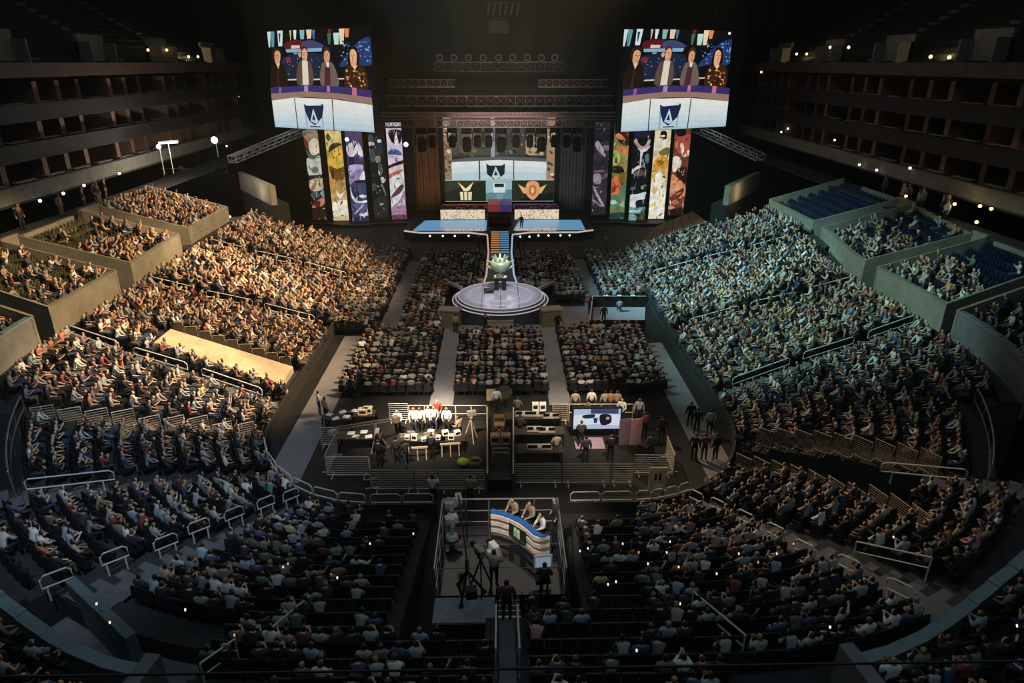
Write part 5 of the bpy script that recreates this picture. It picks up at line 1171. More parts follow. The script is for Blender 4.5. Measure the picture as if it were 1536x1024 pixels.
# people of the control area and the floor
CR = [(598, 652, 'stand_work', 'white', -PI / 2, 'standing person in white at the left end of the bright table'), (622, 648, 'stand_work', 'white', -PI / 2, 'person in white bending over bright table, second from the left'), (631, 648, 'stand_work', 'white', -1.4, 'person in white at bright table, third from the left'), (644, 646, 'stand_work', 'white', -1.7, 'person in white at bright table, fourth from the left'),
      (652, 646, 'stand_work', 'pale grey', -1.5, 'person in pale grey at bright table, fifth from the left'), (671, 648, 'stand_work', 'white', -1.6, 'person in white at the table by the gap'), (690, 662, 'stand_work', 'tan', 2.6, 'person in tan leaning on the gap end table'), (657, 636, 'stand_work', 'red', -1.5, 'person in red standing behind the people in white'),
      (570, 700, 'stand', 'black', 1.4, 'person in black standing in the middle of the left pen'), (596, 695, 'stand', 'charcoal', 1.7, 'person in charcoal beside the dark crane'), (610, 700, 'walk', 'charcoal', 2.2, 'person in charcoal walking along the front barriers'), (648, 690, 'stand_work', 'navy', 1.3, 'person in navy between the two trestles'),
      (745, 618, 'stand', 'white', 1.5, 'person in white at the back of the centre gap'), (834, 690, 'stand_work', 'tan', 1.8, 'person in tan standing at the dark console table'), (780, 660, 'stand_work', 'charcoal', 1.2, 'person in charcoal at the left end of the mixing tables'), (776, 632, 'stand_work', 'olive', 1.4, 'person in olive at the back console table'),
      (862, 622, 'stand', 'tan', 1.6, 'broad person in tan at the back rail, first of the row'), (886, 620, 'stand', 'white', 1.5, 'person in white at the back rail, second of the row'), (906, 622, 'stand', 'tan', 1.7, 'person in tan at the back rail, third of the row'), (914, 622, 'stand', 'orange', 1.5, 'person in orange at the back rail'), (924, 622, 'stand', 'tan', 1.5, 'person in tan at the back rail beside the orange top'),
      (881, 640, 'stand_work', 'black', -1.6, 'person in black in front of the preview screen, left'), (900, 652, 'stand', 'black', 1.6, 'person in black hiding part of the preview screen'), (871, 670, 'stand_work', 'charcoal', 1.5, 'person in charcoal below the preview screen'), (931, 634, 'stand_work', 'white', -2., 'person in white right of the preview screen'), (957, 634, 'stand', 'white', -1.8, 'person in white by the pinkish panel'),
      (966, 656, 'stand', 'red', 1.9, 'person in red at the right end of the pen'), (992, 662, 'stand', 'maroon', 1.6, 'person in maroon inside the slanted side barrier'), (975, 690, 'stand', 'olive', 1.2, 'person in olive behind the set-back barrier'), (915, 692, 'stand_work', 'black', 1.4, 'person in black at the narrow front barrier'), (878, 694, 'stand', 'charcoal', 1.7, 'person in charcoal behind the middle front barrier'),
      (1055, 690, 'stand', 'red', 1.5, 'person in red standing on the right floor aisle'), (1034, 640, 'stand', 'black', 1.5, 'person in black on the right floor aisle, farther one'), (1044, 650, 'stand', 'black', 1.4, 'person in black on the right floor aisle beside the boards'), (1072, 690, 'stand', 'black', 2.0, 'person in black beside the red top on the aisle'), (1040, 690, 'stand', 'navy', 1.0, 'person in navy left of the red top on the aisle'), (1063, 652, 'stand', 'tan', 1.6, 'person in tan at the corner of the right boards'),
      (480, 622, 'stand_work', 'white', .4, 'person in white outside the left pen on the aisle'), (490, 632, 'stand', 'tan', .8, 'person in tan outside the left pen'), (583, 452, 'walk', 'black', 1.7, 'person in black walking on the left floor aisle'), (600, 420, 'walk', 'black', 4.6, 'person in black farther up the left floor aisle'),
      (655, 498, 'stand', 'charcoal', 2., 'person in charcoal left of the platform steps'), (684, 500, 'stand', 'tan', 1.4, 'person in tan against the left beige block'), (728, 500, 'stand_camera', 'black', 1.2, 'person in black filming beside the platform steps'), (836, 498, 'stand', 'black', 2., 'person in black at the right beige block'),
      (594, 376, 'stand', 'tan', -1.2, 'person in pale tan standing below the left wing'), (909, 372, 'stand', 'tan', -1.9, 'person in pale tan standing below the right wing'), (718, 372, 'stand', 'maroon', -1.5, 'person in maroon below the stage edge, left of runway'), (777, 374, 'stand', 'maroon', -1.5, 'person in maroon below the stage edge, right of runway'),
      (884, 470, 'stand', 'red', 2.4, 'person in red at the corner of the small booth'), (905, 486, 'stand', 'black', 1.6, 'person in black beside the small booth'), (929, 470, 'sit_desk', 'pale grey', 1.5, 'person in pale grey working in the small booth')]
for i, (px, py, kd, sh, f, lab) in enumerate(CR):
    person(drop(atz(px, py, 0)), f, kd, lab, sh, ['black', 'dark brown', 'brown'][i % 3], i % 4, i % 3)
P = atY(782, 351, 73.5); person((P.x, P.y, .9), -PI / 2, 'stand', 'person in black standing alone on the blue stage floor', 'black', 'black')
# small booth by the right aisle
A = [drop(atz(*p, 0)) for p in ((884, 500), (966, 500), (968, 462), (888, 462))]
t = thing('booth_floor', 'pale flat booth floor beside the right floor aisle', 'platform', A[0])
MB().prism([((p - A[0]).x, (p - A[0]).y) for p in A], .014, .1).build('deck', mat('pale_booth_deck', (150, 150, 158), .6), t); MB().bar(Vector((0, 0, .12)), A[1] - A[0] + Vector((0, 0, .12)), .06).build('edge', black, t)
for k, (i, j, lab) in enumerate(((0, 1, 'low dark barrier on the camera side of the small booth'), (2, 3, 'low barrier at the back of the small booth with pale papers on top'), (0, 3, 'low dark barrier between the small booth and the aisle'))):
    tt = thing('booth_panel', lab, 'barrier', A[i]); MB().bar((0, 0, .55), A[j] - A[i] + Vector((0, 0, .55)), .06, h=.85).build('board', blackcloth, tt); MB().bar((0, 0, 1.0), A[j] - A[i] + Vector((0, 0, 1.0)), .09, h=.05).build('top_rail', dullsteel if k else black, tt)
for i, f in enumerate((.25, .5, .75)): P = A[3].lerp(A[2], f); papers((P.x, P.y, 1.03), '%s pale paper stack on the back barrier of the small booth' % ordw(i + 1))

# ------------------------------------------------------------ caster platform
DZ = 2.0
cn = [drop(atz(x, y, DZ + 1.1), DZ) for x, y in ((661, 748), (838, 748), (848, 852), (655, 852))]
y0, y1 = (cn[2].y + cn[3].y) / 2, (cn[0].y + cn[1].y) / 2; xl, xr = (cn[0].x + cn[3].x) / 2, (cn[1].x + cn[2].x) / 2
t = thing('caster_platform', 'dark glossy raised platform in the middle of the near stand', 'platform', (0, y0, 0))
MB().span((xl, 0, DZ - .25), (xr, y1 - y0, DZ)).build('deck', mat('glossy_dark_deck', (27, 28, 35), .1, spec=.7), t)
MB().span((xl + .02, .02, 0), (xr - .02, y1 - y0 - .02, DZ - .25)).build('skirt', blackcloth, t)
for q in (.34, .67): MB().span((xl + .05, (y1 - y0) * q, DZ), (xr - .05, (y1 - y0) * q + .03, DZ + .004)).build('seam', mat('grey_seam', (84, 84, 92), .5), t)
t = thing('platform_railing', 'pale two-bar railing round three sides of the caster platform', 'railing', (0, y0, DZ))
L_ = y1 - y0
for pts in (((xl, 0), (xl, L_)), ((xl, L_), (xr, L_)), ((xr, L_), (xr, 0))):
    for z, nm in ((1.1, 'top_rail'), (.58, 'mid_rail'), (.08, 'toe_rail')): MB().tube([(pts[0][0], pts[0][1], z), (pts[1][0], pts[1][1], z)], .032 if z > 1 else .024).build(nm, steel, t)
for x, y in [(xl, L_ * k / 3) for k in range(4)] + [(xr, L_ * k / 3) for k in range(4)] + [(xl + (xr - xl) * k / 5, L_) for k in range(1, 5)]: MB().tube([(x, y, 0), (x, y, 1.1)], .035).build('post', steel, t)
# desk
fb = [drop(atz(x, y, DZ), DZ) for x, y in ((737, 801), (750, 803), (764, 808), (778, 815), (790, 824), (801, 834), (812, 838), (823, 836))]
bk = [drop(atz(x, y, DZ + .95), DZ) for x, y in ((740, 758), (752, 764), (766, 768), (781, 772), (795, 780), (808, 793), (818, 801), (826, 803))]
O = fb[3].copy(); fb = [p - O for p in fb]; bk = [p - O for p in bk]
t = thing('curved_desk', 'curved striped desk with a blue top on the caster platform', 'desk', O)
dw = mat('desk_white', (214, 204, 192), .4); dg = mat('desk_grey', (132, 122, 112), .5)
for k in range(6):
    z0, z1 = k * .158, (k + 1) * .158; e = .05 if k % 2 else 0.; n = len(fb)
    f = [p - (bk[i] - p).normalized() * (e + k * .012) for i, p in enumerate(fb)]; g = [p + (bk[i] - p) * .45 for i, p in enumerate(fb)]
    m = MB()
    for i in range(n - 1):
        a, b, c, d = f[i], f[i + 1], g[i + 1], g[i]
        m.add([(v.x, v.y, z) for z in (z0, z1) for v in (a, b, c, d)], [(3, 2, 1, 0), (4, 5, 6, 7), (0, 1, 5, 4), (2, 3, 7, 6)] + ([(0, 4, 7, 3)] if i == 0 else []) + ([(1, 2, 6, 5)] if i == n - 2 else []))
    m.build('front_band', dw if k % 2 else dg, t)
m = MB()
for i in range(len(fb) - 1):
    a, b, c, d = fb[i] - (bk[i] - fb[i]).normalized() * .05, fb[i + 1] - (bk[i + 1] - fb[i + 1]).normalized() * .05, fb[i + 1] + (bk[i + 1] - fb[i + 1]) * .5, fb[i] + (bk[i] - fb[i]) * .5
    m.add([(v.x, v.y, z) for z in (.948, 1.0) for v in (a, b, c, d)], [(3, 2, 1, 0), (4, 5, 6, 7), (0, 1, 5, 4), (2, 3, 7, 6), (0, 4, 7, 3), (1, 2, 6, 5)])
m.build('top', mat('blue_desk_top', (44, 98, 164), .6, spec=.1), t)
a = fb[2] - (bk[2] - fb[2]).normalized() * .13; b = fb[4] - (bk[4] - fb[4]).normalized() * .13
m = MB(); U3 = Vector((0, 0, 1)); m.add([a + U3 * .28, b + U3 * .28, b + U3 * .85, a + U3 * .85], [(0, 1, 2, 3)], 0, (*lin((28, 36, 28)), 1))
for f0, f1, z0, z1, c in ((.3, .48, .4, .78, (120, 150, 110)), (.5, .66, .38, .76, (150, 160, 120)), (.1, .9, .3, .36, (44, 60, 44)), (.36, .44, .66, .8, (196, 196, 160)), (.54, .62, .64, .78, (196, 196, 160))):
    nn = (b - a).cross(U3).normalized() * .006 * (1 + f0); m.add([a.lerp(b, f0) + U3 * z0 + nn, a.lerp(b, f1) + U3 * z0 + nn, a.lerp(b, f1) + U3 * z1 + nn, a.lerp(b, f0) + U3 * z1 + nn], [(0, 1, 2, 3)], 0, (*lin(c), 1))
m.build('inset_screen', screen_mat, t)
for px, py, kd, sh, f, lab in ((773, 768, 'sit_desk', 'tan', 3.9, 'person in tan suit seated at the far end of the blue desk'), (799, 774, 'sit_desk', 'tan', 3.8, 'person in tan jacket seated at the middle of the blue desk'), (816, 792, 'sit_desk', 'white', 3.6, 'person in white seated at the near end of the blue desk'), (832, 797, 'stand', 'charcoal', 3.4, 'person in charcoal standing by the railing behind the blue desk')):
    person(drop(atz(px, py, DZ + (.55 if kd[0] == 's' and kd != 'stand' else .0)), DZ + (.12 if kd == 'sit_desk' else 0)), f, kd, lab, sh, 'dark brown' if sh != 'white' else 'black', 0, 0)
for i, (px, py) in enumerate(((773, 768), (799, 774), (816, 792))):
    P = drop(atz(px, py, DZ + .55), DZ); st = thing('stool', '%s swivel stool from the far end behind the blue desk' % ordw(i + 1), 'stool', P)
    MB().lathe([(.2, .54), (.2, .6)], 14).build('seat', black, st); MB().lathe([(.03, .03), (.03, .54)], 8).build('column', steel, st); MB().lathe([(.24, 0), (.2, .04)], 14).build('base', steel, st)
for i, (px, py) in enumerate(((676, 782), (678, 806))):
    P = drop(atz(px, py, DZ), DZ); c = thing('remote_camera', '%s white remote camera at the left railing of the caster platform' % ('farther' if i == 0 else 'nearer'), 'camera', P, -1.2)
    MB().lathe([(.24, 0), (.2, .12), (.12, .16)], 12).build('base', white, c); MB().box((0, 0, .42), (.16, .16, .5)).build('column', white, c)
    for x in (-.19, .19): MB().box((x, 0, .78), (.06, .14, .34)).build('yoke_arm', white, c)
    b = MB().box((0, 0, .82), (.28, .46, .26)).build('camera_body', white, c); l = MB().lathe([(.09, .22), (.1, .36)], 12).build('lens', black, b); l.rotation_euler = (-PI / 2, 0, 0); l.location = (0, 0, .82)
P = drop(atz(741, 832, DZ), DZ); c = thing('floor_camera', 'low white camera unit on the deck in front of the curved desk', 'camera', P, .5)
MB().box((0, 0, .1), (.4, .34, .18)).build('base', white, c); b = MB().box((0, 0, .34), (.22, .4, .26)).build('camera_body', white, c); l = MB().lathe([(.09, 0), (.1, .2)], 10).build('lens', black, b); l.rotation_euler = (-PI / 2, 0, 0); l.location = (0, .2, .34)
P = drop(atz(814, 868, DZ), DZ); c = thing('monitor_stand', 'white-backed monitor on a low stand at the near edge of the platform', 'monitor', P, .1)
MB().box((0, 0, .03), (.5, .4, .06)).build('base', black, c); MB().box((0, 0, .35), (.06, .06, .6)).build('column', black, c); h = MB().box((0, 0, .75), (.62, .08, .5)).build('housing', white, c); MB().box((0, -.045, .75), (.52, .006, .4)).build('display', scr_m, h)
person(drop(atz(741, 880, DZ), DZ - 0.0), 1.2, 'stand_camera', 'camera operator in pale grey at the near left edge of the platform', 'pale grey', 'dark brown')
person(drop(atz(816, 890, 1.9), 2.0), 1.5, 'sit', 'person in charcoal seated before the low monitor', 'charcoal', 'black')
# steps and lower deck behind the platform
P = Vector(((xl + xr) / 2, y0, 0)); sx = drop(atz(763, 890, 1.8)).x
t = thing('platform_stairs', 'small white-edged steps at the near side of the platform', 'steps', (sx, y0, 0))
for j in range(4): MB().span((-.34, -.03 - j * .42, 0), (.34, -.44 - j * .42, 2.0 + j * .2)).build('tread', black, t); MB().span((-.34, -.24 - j * .42, 2.0 + j * .2), (.34, -.44 - j * .42, 2.015 + j * .2)).build('edge', white, t)
cl = [drop(atz(x, y, 2.0)) for x, y in ((655, 862), (744, 862), (746, 932), (648, 932))]
t = thing('lower_deck', 'grey cloth-covered lower deck on the near side of the platform', 'platform', (0, cl[3].y, 0))
MB().span((cl[3].x, 0, 1.86), (sx - .45, y0 - cl[3].y - .03, 1.95)).build('deck', mat('slate_cloth', (132, 138, 146), .9), t); MB().span((cl[3].x + .03, .03, 0), (sx - .48, y0 - cl[3].y - .06, 1.86)).build('skirt', blackcloth, t)
P = drop(atz(702, 892, 1.95), 1.95); jib(P, .15, 2.6, 'black camera crane on the grey lower deck beside the platform')
tripod(drop(atz(722, 885, 1.95), 1.95), 'black tripod camera on the grey lower deck')
P = atz(764, 930, 2.6); person((.12, 14.85, z_row('N', 0, 11) + .17), 1.6, 'stand', 'person in red and black standing on the centre stair below the platform', 'maroon', 'black', 1, 2)
for px, py, lab, sh in ((650, 756, 'camera operator in white at the far left corner below the platform', 'white'), (706, 756, 'person in tan standing just beyond the platform railing', 'tan')):
    person(drop(atz(px, py, 0)), 1.4, 'stand_camera', lab, sh, 'dark brown')
for s, lab in ((-1, 'short pale handrail left of the centre stair'), (1, 'short steel handrail right of the centre stair')):
    x = .12 + s * .3; t = thing('hand_rail', lab, 'handrail', (x, 12.4, 0)); MB().tube([(0, 0, 3.5), (0, 0, 4.5), (0, 2.2, 3.8), (0, 2.2, 2.8)], .03).build('rail', railpaint, t); MB().tube([(0, 1.1, 3.2), (0, 1.1, 4.15)], .025).build('post', railpaint, t)

# ------------------------------------------------------------ handrails and barriers of the stands
def coord(X, Y):
    s = 'L' if X < 0 else 'R'
    if Y > 31: return s, Y, abs(X) - 12
    if abs(X) < 5.5: return 'N', X, 23.3 - Y
    dx, dy, lo, hi = abs(X) - 5.5, 31 - Y, -6, 40
    for _ in range(40):
        t = (lo + hi) / 2
        if (dx / (6.5 + t)) ** 2 + (dy / (7.7 + t)) ** 2 > 1: lo = t
        else: hi = t
    return ('A' if X < 0 else 'B'), math.atan2(dy / (7.7 + t), dx / (6.5 + t)), t
def on_stand(px, py, dz):
    z = 2.
    for _ in range(60): P = atz(px, py, z + dz); sg, q, t = coord(P.x, P.y); z = z * .6 + .4 * z_at(sg, q, max(-1, t))
    return P
def ringp(seg, q, t, dz=0.): x, y = ring(seg, q, t)[:2]; return Vector((x, y, z_row(seg, q, math.floor(max(0, t) / ROW)) + dz))
def loop_rail(p, q, label, h=.92, group=None, mt=None):
    p, q = Vector(p), Vector(q); t = thing('hand_rail', label, 'handrail', p, 0, group); d = q - p; up = Vector((0, 0, 1)); a = d.normalized() * min(.12, d.length * .2)
    MB().tube([up * (h - .42), up * (h - .1) , a + up * h, d - a + up * h, d + up * (h - .1), d + up * (h - .42)], .03, 6, closed=True).build('loop', mt or railpaint, t)
    for f in (.15, .85): MB().tube([d * f, d * f + up * (h - .42)], .03).build('post', mt or railpaint, t)
    return t
def names_for(t): return 'lower' if t < 4 else ('middle' if t < 7 else 'upper')
for seg, q, side in (('L', 43.8, 'left'), ('L', 54.2, 'left'), ('R', 42.6, 'right'), ('R', 54.2, 'right'), ('L', 32.4, 'left'), ('R', 33.2, 'right')):
    which = {43.8: 'middle', 54.2: 'farther', 42.6: 'middle', 32.4: 'nearest', 33.2: 'nearest'}[q]
    for a, b in ((.9, 3.9), (4.6, 7.2), (7.9, 10.2)):
        loop_rail(ringp(seg, q, a), ringp(seg, q, b), '%s handrail in the %s stair of the %s stand' % (names_for(a), which, side))
for seg, q, side in (('A', 1.12, 'left'), ('B', 1.13, 'right')):
    for i, t_ in enumerate((.2, 1.5, 3., 4.5, 5.8, 7.5, 9.2)):
        loop_rail(ringp(seg, q - .05 if seg == 'A' else q + .05, t_), ringp(seg, q - .05 if seg == 'A' else q + .05, t_ + .85), '%s steel hoop up the near corner stair, %s side' % (ordw(i + 1), side))
for seg, q, side in (('A', .70, 'left'), ('B', .70, 'right')):
    loop_rail(ringp(seg, q, 6.), ringp(seg, q, 8.7), 'long handrail above the dark opening at the %s edge' % side)
for px, py, qx, qy, lab in ((400, 947, 465, 893, 'white double handrail in the near stand, left of centre'), (300, 995, 352, 958, 'white double handrail near the steel cap end, left side'), (1040, 887, 1118, 952, 'white double handrail in the near stand, right of centre'), (1285, 812, 1398, 836, 'long double handrail in the right corner stand')):
    a, b = on_stand(px, py, .9), on_stand(qx, qy, .9); a.z -= .9; b.z -= .9; open_rail(a, b, lab, h=.9, nposts=2, mt=railpaint, mid=.5, name='hand_rail', r=.028)
# rows of small barriers across the two corner tunnels
for i in range(9):
    t0 = .5 + i * .95; f = lambda t: .19 + .035 * t - .002 * t * t
    barrier(ringp('A', f(t0), t0), ringp('A', f(t0), t0) + (ringp('A', f(t0 + .82), t0 + .82) - ringp('A', f(t0), t0)) * Vector((1, 1, 0)), '%s small slatted barrier from the floor, left corner row' % ordw(i + 1), .95, 6, 'slatted barriers across the left corner')
tanrail = mat('tan_rail', (150, 132, 112), .5, .2)
for i in range(9):
    t0 = .9 + i * .78; f = lambda t: .385 + .034 * t; a = ringp('B', f(t0), t0, .15); b = ringp('B', f(t0 + .7), t0 + .7, .15); b.z = a.z
    barrier(a, b, '%s slatted barrier from the floor above the dark tunnel, right corner' % ordw(i + 1), 1.0, 9, 'slatted barriers above the right corner tunnel', tanrail)
for i in range(10):
    t0 = .2 + i * .82; f = lambda t: .615 + .034 * t; a = ringp('B', f(t0), t0, .1); b = ringp('B', f(t0 + .74), t0 + .74, .1); b.z = a.z
    barrier(a, b, '%s low slatted panel from the floor on the near lip of the dark tunnel' % ordw(i + 1), .7, 5, 'slatted panels on the near lip of the right tunnel', tanrail)
for i in range(4):
    t0 = 1.2 + i * 1.75; a = ringp('L', 63.6, t0); b = ringp('L', 63.6, t0 + 1.6); b.z = a.z; barrier(a, b, '%s barrier from the floor along the stage end of the left stand' % ordw(i + 1), 1.0, 3, 'barriers at the stage end of the left stand')
for i in range(5):
    t0 = .8 + i * 1.8; a = ringp('R', 62.7, t0); b = ringp('R', 62.7, t0 + 1.65); b.z = a.z; barrier(a, b, '%s barrier from the floor along the stage end of the right stand' % ordw(i + 1), 1.0, 3, 'barriers at the stage end of the right stand')
# glass-like dark panels along the lit ramp, rail along the curved openings at the edges
for i in range(9):
    t0 = .7 + i * .72; p, q = ringp('L', 37.05, t0), ringp('L', 37.05, t0 + .64); q.z = p.z
    t = thing('ramp_panel', '%s dark panel from the floor along the warm-lit ramp' % ordw(i + 1), 'panel', p, 0, 'dark panels beside the warm-lit ramp'); d = q - p
    MB().bar(Vector((0, 0, .55)), d + Vector((0, 0, .55)), .03, h=.9).build('pane', mat('smoked_panel', (46, 42, 38), .25, spec=.6), t); MB().tube([(0, 0, 0), (0, 0, 1.05), d + Vector((0, 0, 1.05)), d], .025).build('frame', dullsteel, t)
for seg, side in (('A', 'left'), ('B', 'right')):
    qs = [.35 + .34 * i / 8 for i in range(9)]; tt = 9.05 if seg == 'A' else 9.35; p0 = ringp(seg, qs[0], tt)
    t = thing('guard_rail', 'curved steel rail before the dark opening at the %s edge' % side, 'railing', p0)
    for z, nm in ((1.05, 'top_rail'), (.5, 'mid_rail')): MB().tube([ringp(seg, q, tt) - p0 + Vector((0, 0, z)) for q in qs], .035).build(nm, steel, t)
    for q in qs[::2]: MB().tube([ringp(seg, q, tt) - p0, ringp(seg, q, tt) - p0 + Vector((0, 0, 1.05))], .03).build('post', steel, t)
# front rail of the near stand
for seg, lo, hi, side in (('A', .4, 1.55, 'left'), ('B', 1.15, 1.55, 'right')):
    n = 6 if seg == 'A' else 4
    for i in range(n):
        a, b = lo + (hi - lo) * i / n, lo + (hi - lo) * (i + .93) / n; P1, P2 = Vector((*ring(seg, a, -.06)[:2], .95 - .1 * near_f(seg, a))), Vector((*ring(seg, b, -.06)[:2], .95 - .1 * near_f(seg, b)))
        loop_rail(P1, P2, '%s front rail from the tunnel round the %s near corner' % (ordw(i + 1), side), h=.5)
for s in (-1, 1):
    for i in range(2):
        x0 = s * (2.9 + i * 1.35); loop_rail((x0, 23.36, .85), (x0 + s * 1.25, 23.36, .85), '%s low rail from the platform on the %s near front' % (ordw(i + 1), 'left' if s < 0 else 'right'), h=.5)
# plank-covered seats at the stage end of the right stand
c4 = [atz(955, 370, 1.4), atz(1062, 334, 3.8), atz(1040, 318, 3.8), atz(985, 340, 1.4)]
t = thing('plank_cover', 'tan plank cover over seats at the stage end of the right stand', 'cover', c4[0])
m = MB()
for i in range(6):
    f, g = i / 6, (i + .92) / 6; a, b, c, d = c4[0].lerp(c4[1], f), c4[0].lerp(c4[1], g), c4[3].lerp(c4[2], g), c4[3].lerp(c4[2], f); u = Vector((0, 0, .1))
    m.add([v - c4[0] + w_ for w_ in (Vector((0, 0, 0)), u) for v in (a, b, c, d)], [(3, 2, 1, 0), (4, 5, 6, 7), (0, 1, 5, 4), (1, 2, 6, 5), (2, 3, 7, 6), (3, 0, 4, 7)])
m.build('boards', mat('tan_planks', (120, 92, 56), .7), t); MB().tube([c4[0] - c4[0] + Vector((0, 0, .14)), c4[1] - c4[0] + Vector((0, 0, .14))], .05).build('edge_rail', dullsteel, t)

# ------------------------------------------------------------ suites: counters; lamps; work table
cm = mat('pale_counter', (156, 142, 130), .5)
for s, side in ((-1, 'left'), (1, 'right')):
    for i, (zf, zl) in enumerate(TIER):
        for j in range(9):
            y = 40.6 + j * 3.3 + i * .9; x = s * (SUX + i * .25 + 1.1)
            if not on_frame((x, y, zl)): continue
            t = thing('suite_counter', '%s suite counter from the near end, %s tier, %s side' % (ordw(j + 1), ('lowest', 'middle', 'top')[i], side), 'counter', (x, y, zl - .9), 0, 'counters along the dark suites')
            MB().box((0, 0, .98), (.45, 2.1, .05)).build('top', cm, t)
            for k in (-.8, .8): MB().box((0, k, .48), (.08, .08, .96)).build('leg', black, t)
lw, lc = glow('warm_lamp', (255, 206, 130), 3.2), glow('white_lamp', (236, 240, 236), 3.0)
def at_x(px, py, X): d = ray(px, py); k = X / d[0]; return Vector((X, d[1] * k, EYE + d[2] * k))
LAMPS = [(22, 314, -31.2, lc), (60, 301, -31.2, lc), (95, 290, -31.2, lc), (126, 278, -31.2, lc), (179, 260, -31.2, lc), (271, 355, -24.8, lc), (183, 409, -24.8, lc), (8, 516, -24.8, lc), (226, 505, -19, lc),
         (222, 75, -34.5, lw), (250, 75, -34.5, lw), (283, 85, -34, lw), (297, 85, -34, lw), (357, 145, -33.5, lw), (233, 190, -33, lc), (247, 188, -33, lc), (5, 230, -33, lw), (5, 242, -33, lw), (152, 202, -33, lc), (143, 207, -33, lc), (340, 219, -31, lw),
         (1195, 81, 34, lw), (1210, 81, 34, lw), (1245, 71, 34.5, lw), (1273, 71, 34.5, lc), (1396, 85, 34, lw), (1424, 86, 34, lw), (1444, 71, 34.5, lw), (1142, 108, 33.5, lw), (1132, 173, 33, lw), (1182, 193, 33, lc), (1172, 198, 33, lc), (1252, 210, 32.5, lw), (1226, 228, 32.5, lw), (1289, 247, 31.2, lc), (1315, 255, 31.2, lc), (1365, 252, 31.4, lc),
         (1485, 232, 33, lw), (1517, 231, 33, lw), (1518, 244, 33, lw), (1359, 294, 30, lw), (1432, 306, 30, lw), (1470, 309, 30.5, lw), (1487, 313, 30.5, lw), (1465, 333, 29.5, lw), (1278, 398, 24.6, lc), (1257, 423, 23, lc), (1312, 403, 25, lw), (1367, 432, 24.6, lc), (1485, 509, 24.6, lc), (1223, 349, 25, lc), (1220, 367, 24.6, lw), (1180, 335, 24.6, lc), (1197, 347, 24.6, lc), (1128, 287, 26, lw), (403, 291, -26, lw), (345, 325, -24.6, lc), (330, 340, -24.6, lc), (1478, 540, 24.6, lc)]
for i, (px, py, X, mt) in enumerate(LAMPS):
    P = at_x(px, py, X); n_l = sum(1 for q in LAMPS[:i + 1] if (q[2] < 0) == (X < 0)); hgt = 'upper deck' if P.z > 17.6 else ('suites' if P.z > 9.6 else ('loge walkway' if P.z > 7.6 else 'loge wall'))
    r = .11 if P.z < 12 else .14
    t = thing('aisle_lamp', '%s small %s lamp listed from the near end, %s, %s side' % (ordw(n_l), 'warm' if mt is lw else 'white', hgt, 'left' if X < 0 else 'right'), 'lamp', P, 0, 'small lamps on the loges and suites')
    MB().ell((0, 0, 0), (r, r, r), 6).build('bulb', mt, t); MB().box((0, 0, r + .03), (r * 1.2, r * 1.2, .06)).build('cap', black, t)
for px, py, X in ((270, 80, -35), (290, 82, -34.6), (1203, 78, 34.6), (1258, 74, 35), (1410, 82, 34.6), (1312, 400, 25.6), (1222, 360, 25.2), (1432, 309, 30.3)):
    P = at_x(px, py, X); point('lamp_light', P, (1., .72, .36), 110 if P.z > 12 else 25)
for px in (385, 1115):
    P = atz(px, 284, 7.2); point('corner_light', (P.x, P.y - 1.6, P.z), (1., .76, .46), 90)
# lit work table at the stage end of the left loge
P0 = atz(300, 262, 6.3)
t = thing('camera_platform', 'black platform with gear at the stage end of the left loge', 'platform', (P0.x, P0.y, 0)); MB().span((-3.4, -1.6, 5.2), (3.2, 2.6, 6.3)).build('deck', black, t); MB().tube([(-3.4, -1.6, 7.2), (3.2, -1.6, 7.2)], .04).build('front_rail', dullsteel, t)
for i in range(3): MB().tube([(-3.3 + i * 3.2, -1.6, 6.3), (-3.3 + i * 3.2, -1.6, 7.2)], .04).build('post', dullsteel, t)
for i in range(9):
    p = P0 + Vector((-2.4 + i * .62, R.uniform(-.6, 1.4), 0)); gearbox((p.x, p.y, 6.3), (R.uniform(.3, .6), .4, R.uniform(.3, .8)), '%s pale gear box from the left on the black loge platform' % ordw(i + 1), gear_m if i % 2 else gearwarm)
P = atY(252, 214, 60); t = thing('work_light', 'bright white strip work light above the left loge', 'lamp', P, .5)
MB().box((0, 0, 0), (1.5, .12, .14)).build('tube', hot, t); MB().box((0, .1, .06), (1.7, .12, .24)).build('housing', black, t); MB().bar((0, .1, 0), (0, .1, -2.6), .06).build('pole', dullsteel, t)
P = atY(238, 220, 60); t = thing('work_light', 'small white work light beside the strip light above the left loge', 'lamp', P); MB().ell((0, 0, 0), (.22, .14, .2), 6).build('lens', hot, t); MB().bar((0, .1, 0), (0, .1, -2.4), .06).build('pole', dullsteel, t)
point('work_glow', atY(262, 216, 59.4), (1., .95, .85), 500, .3); point('work_glow', atY(318, 222, 60.6), (1., .95, .85), 700, .3)
point('blue_glow', atY(1088, 316, 65), (.55, .72, 1.), 160, .3)
P = at_x(1432, 322, 30.6); person((30.0, P.y, 8.0), PI, 'stand', 'person in white standing on the walkway above the right loge', 'white', 'brown')
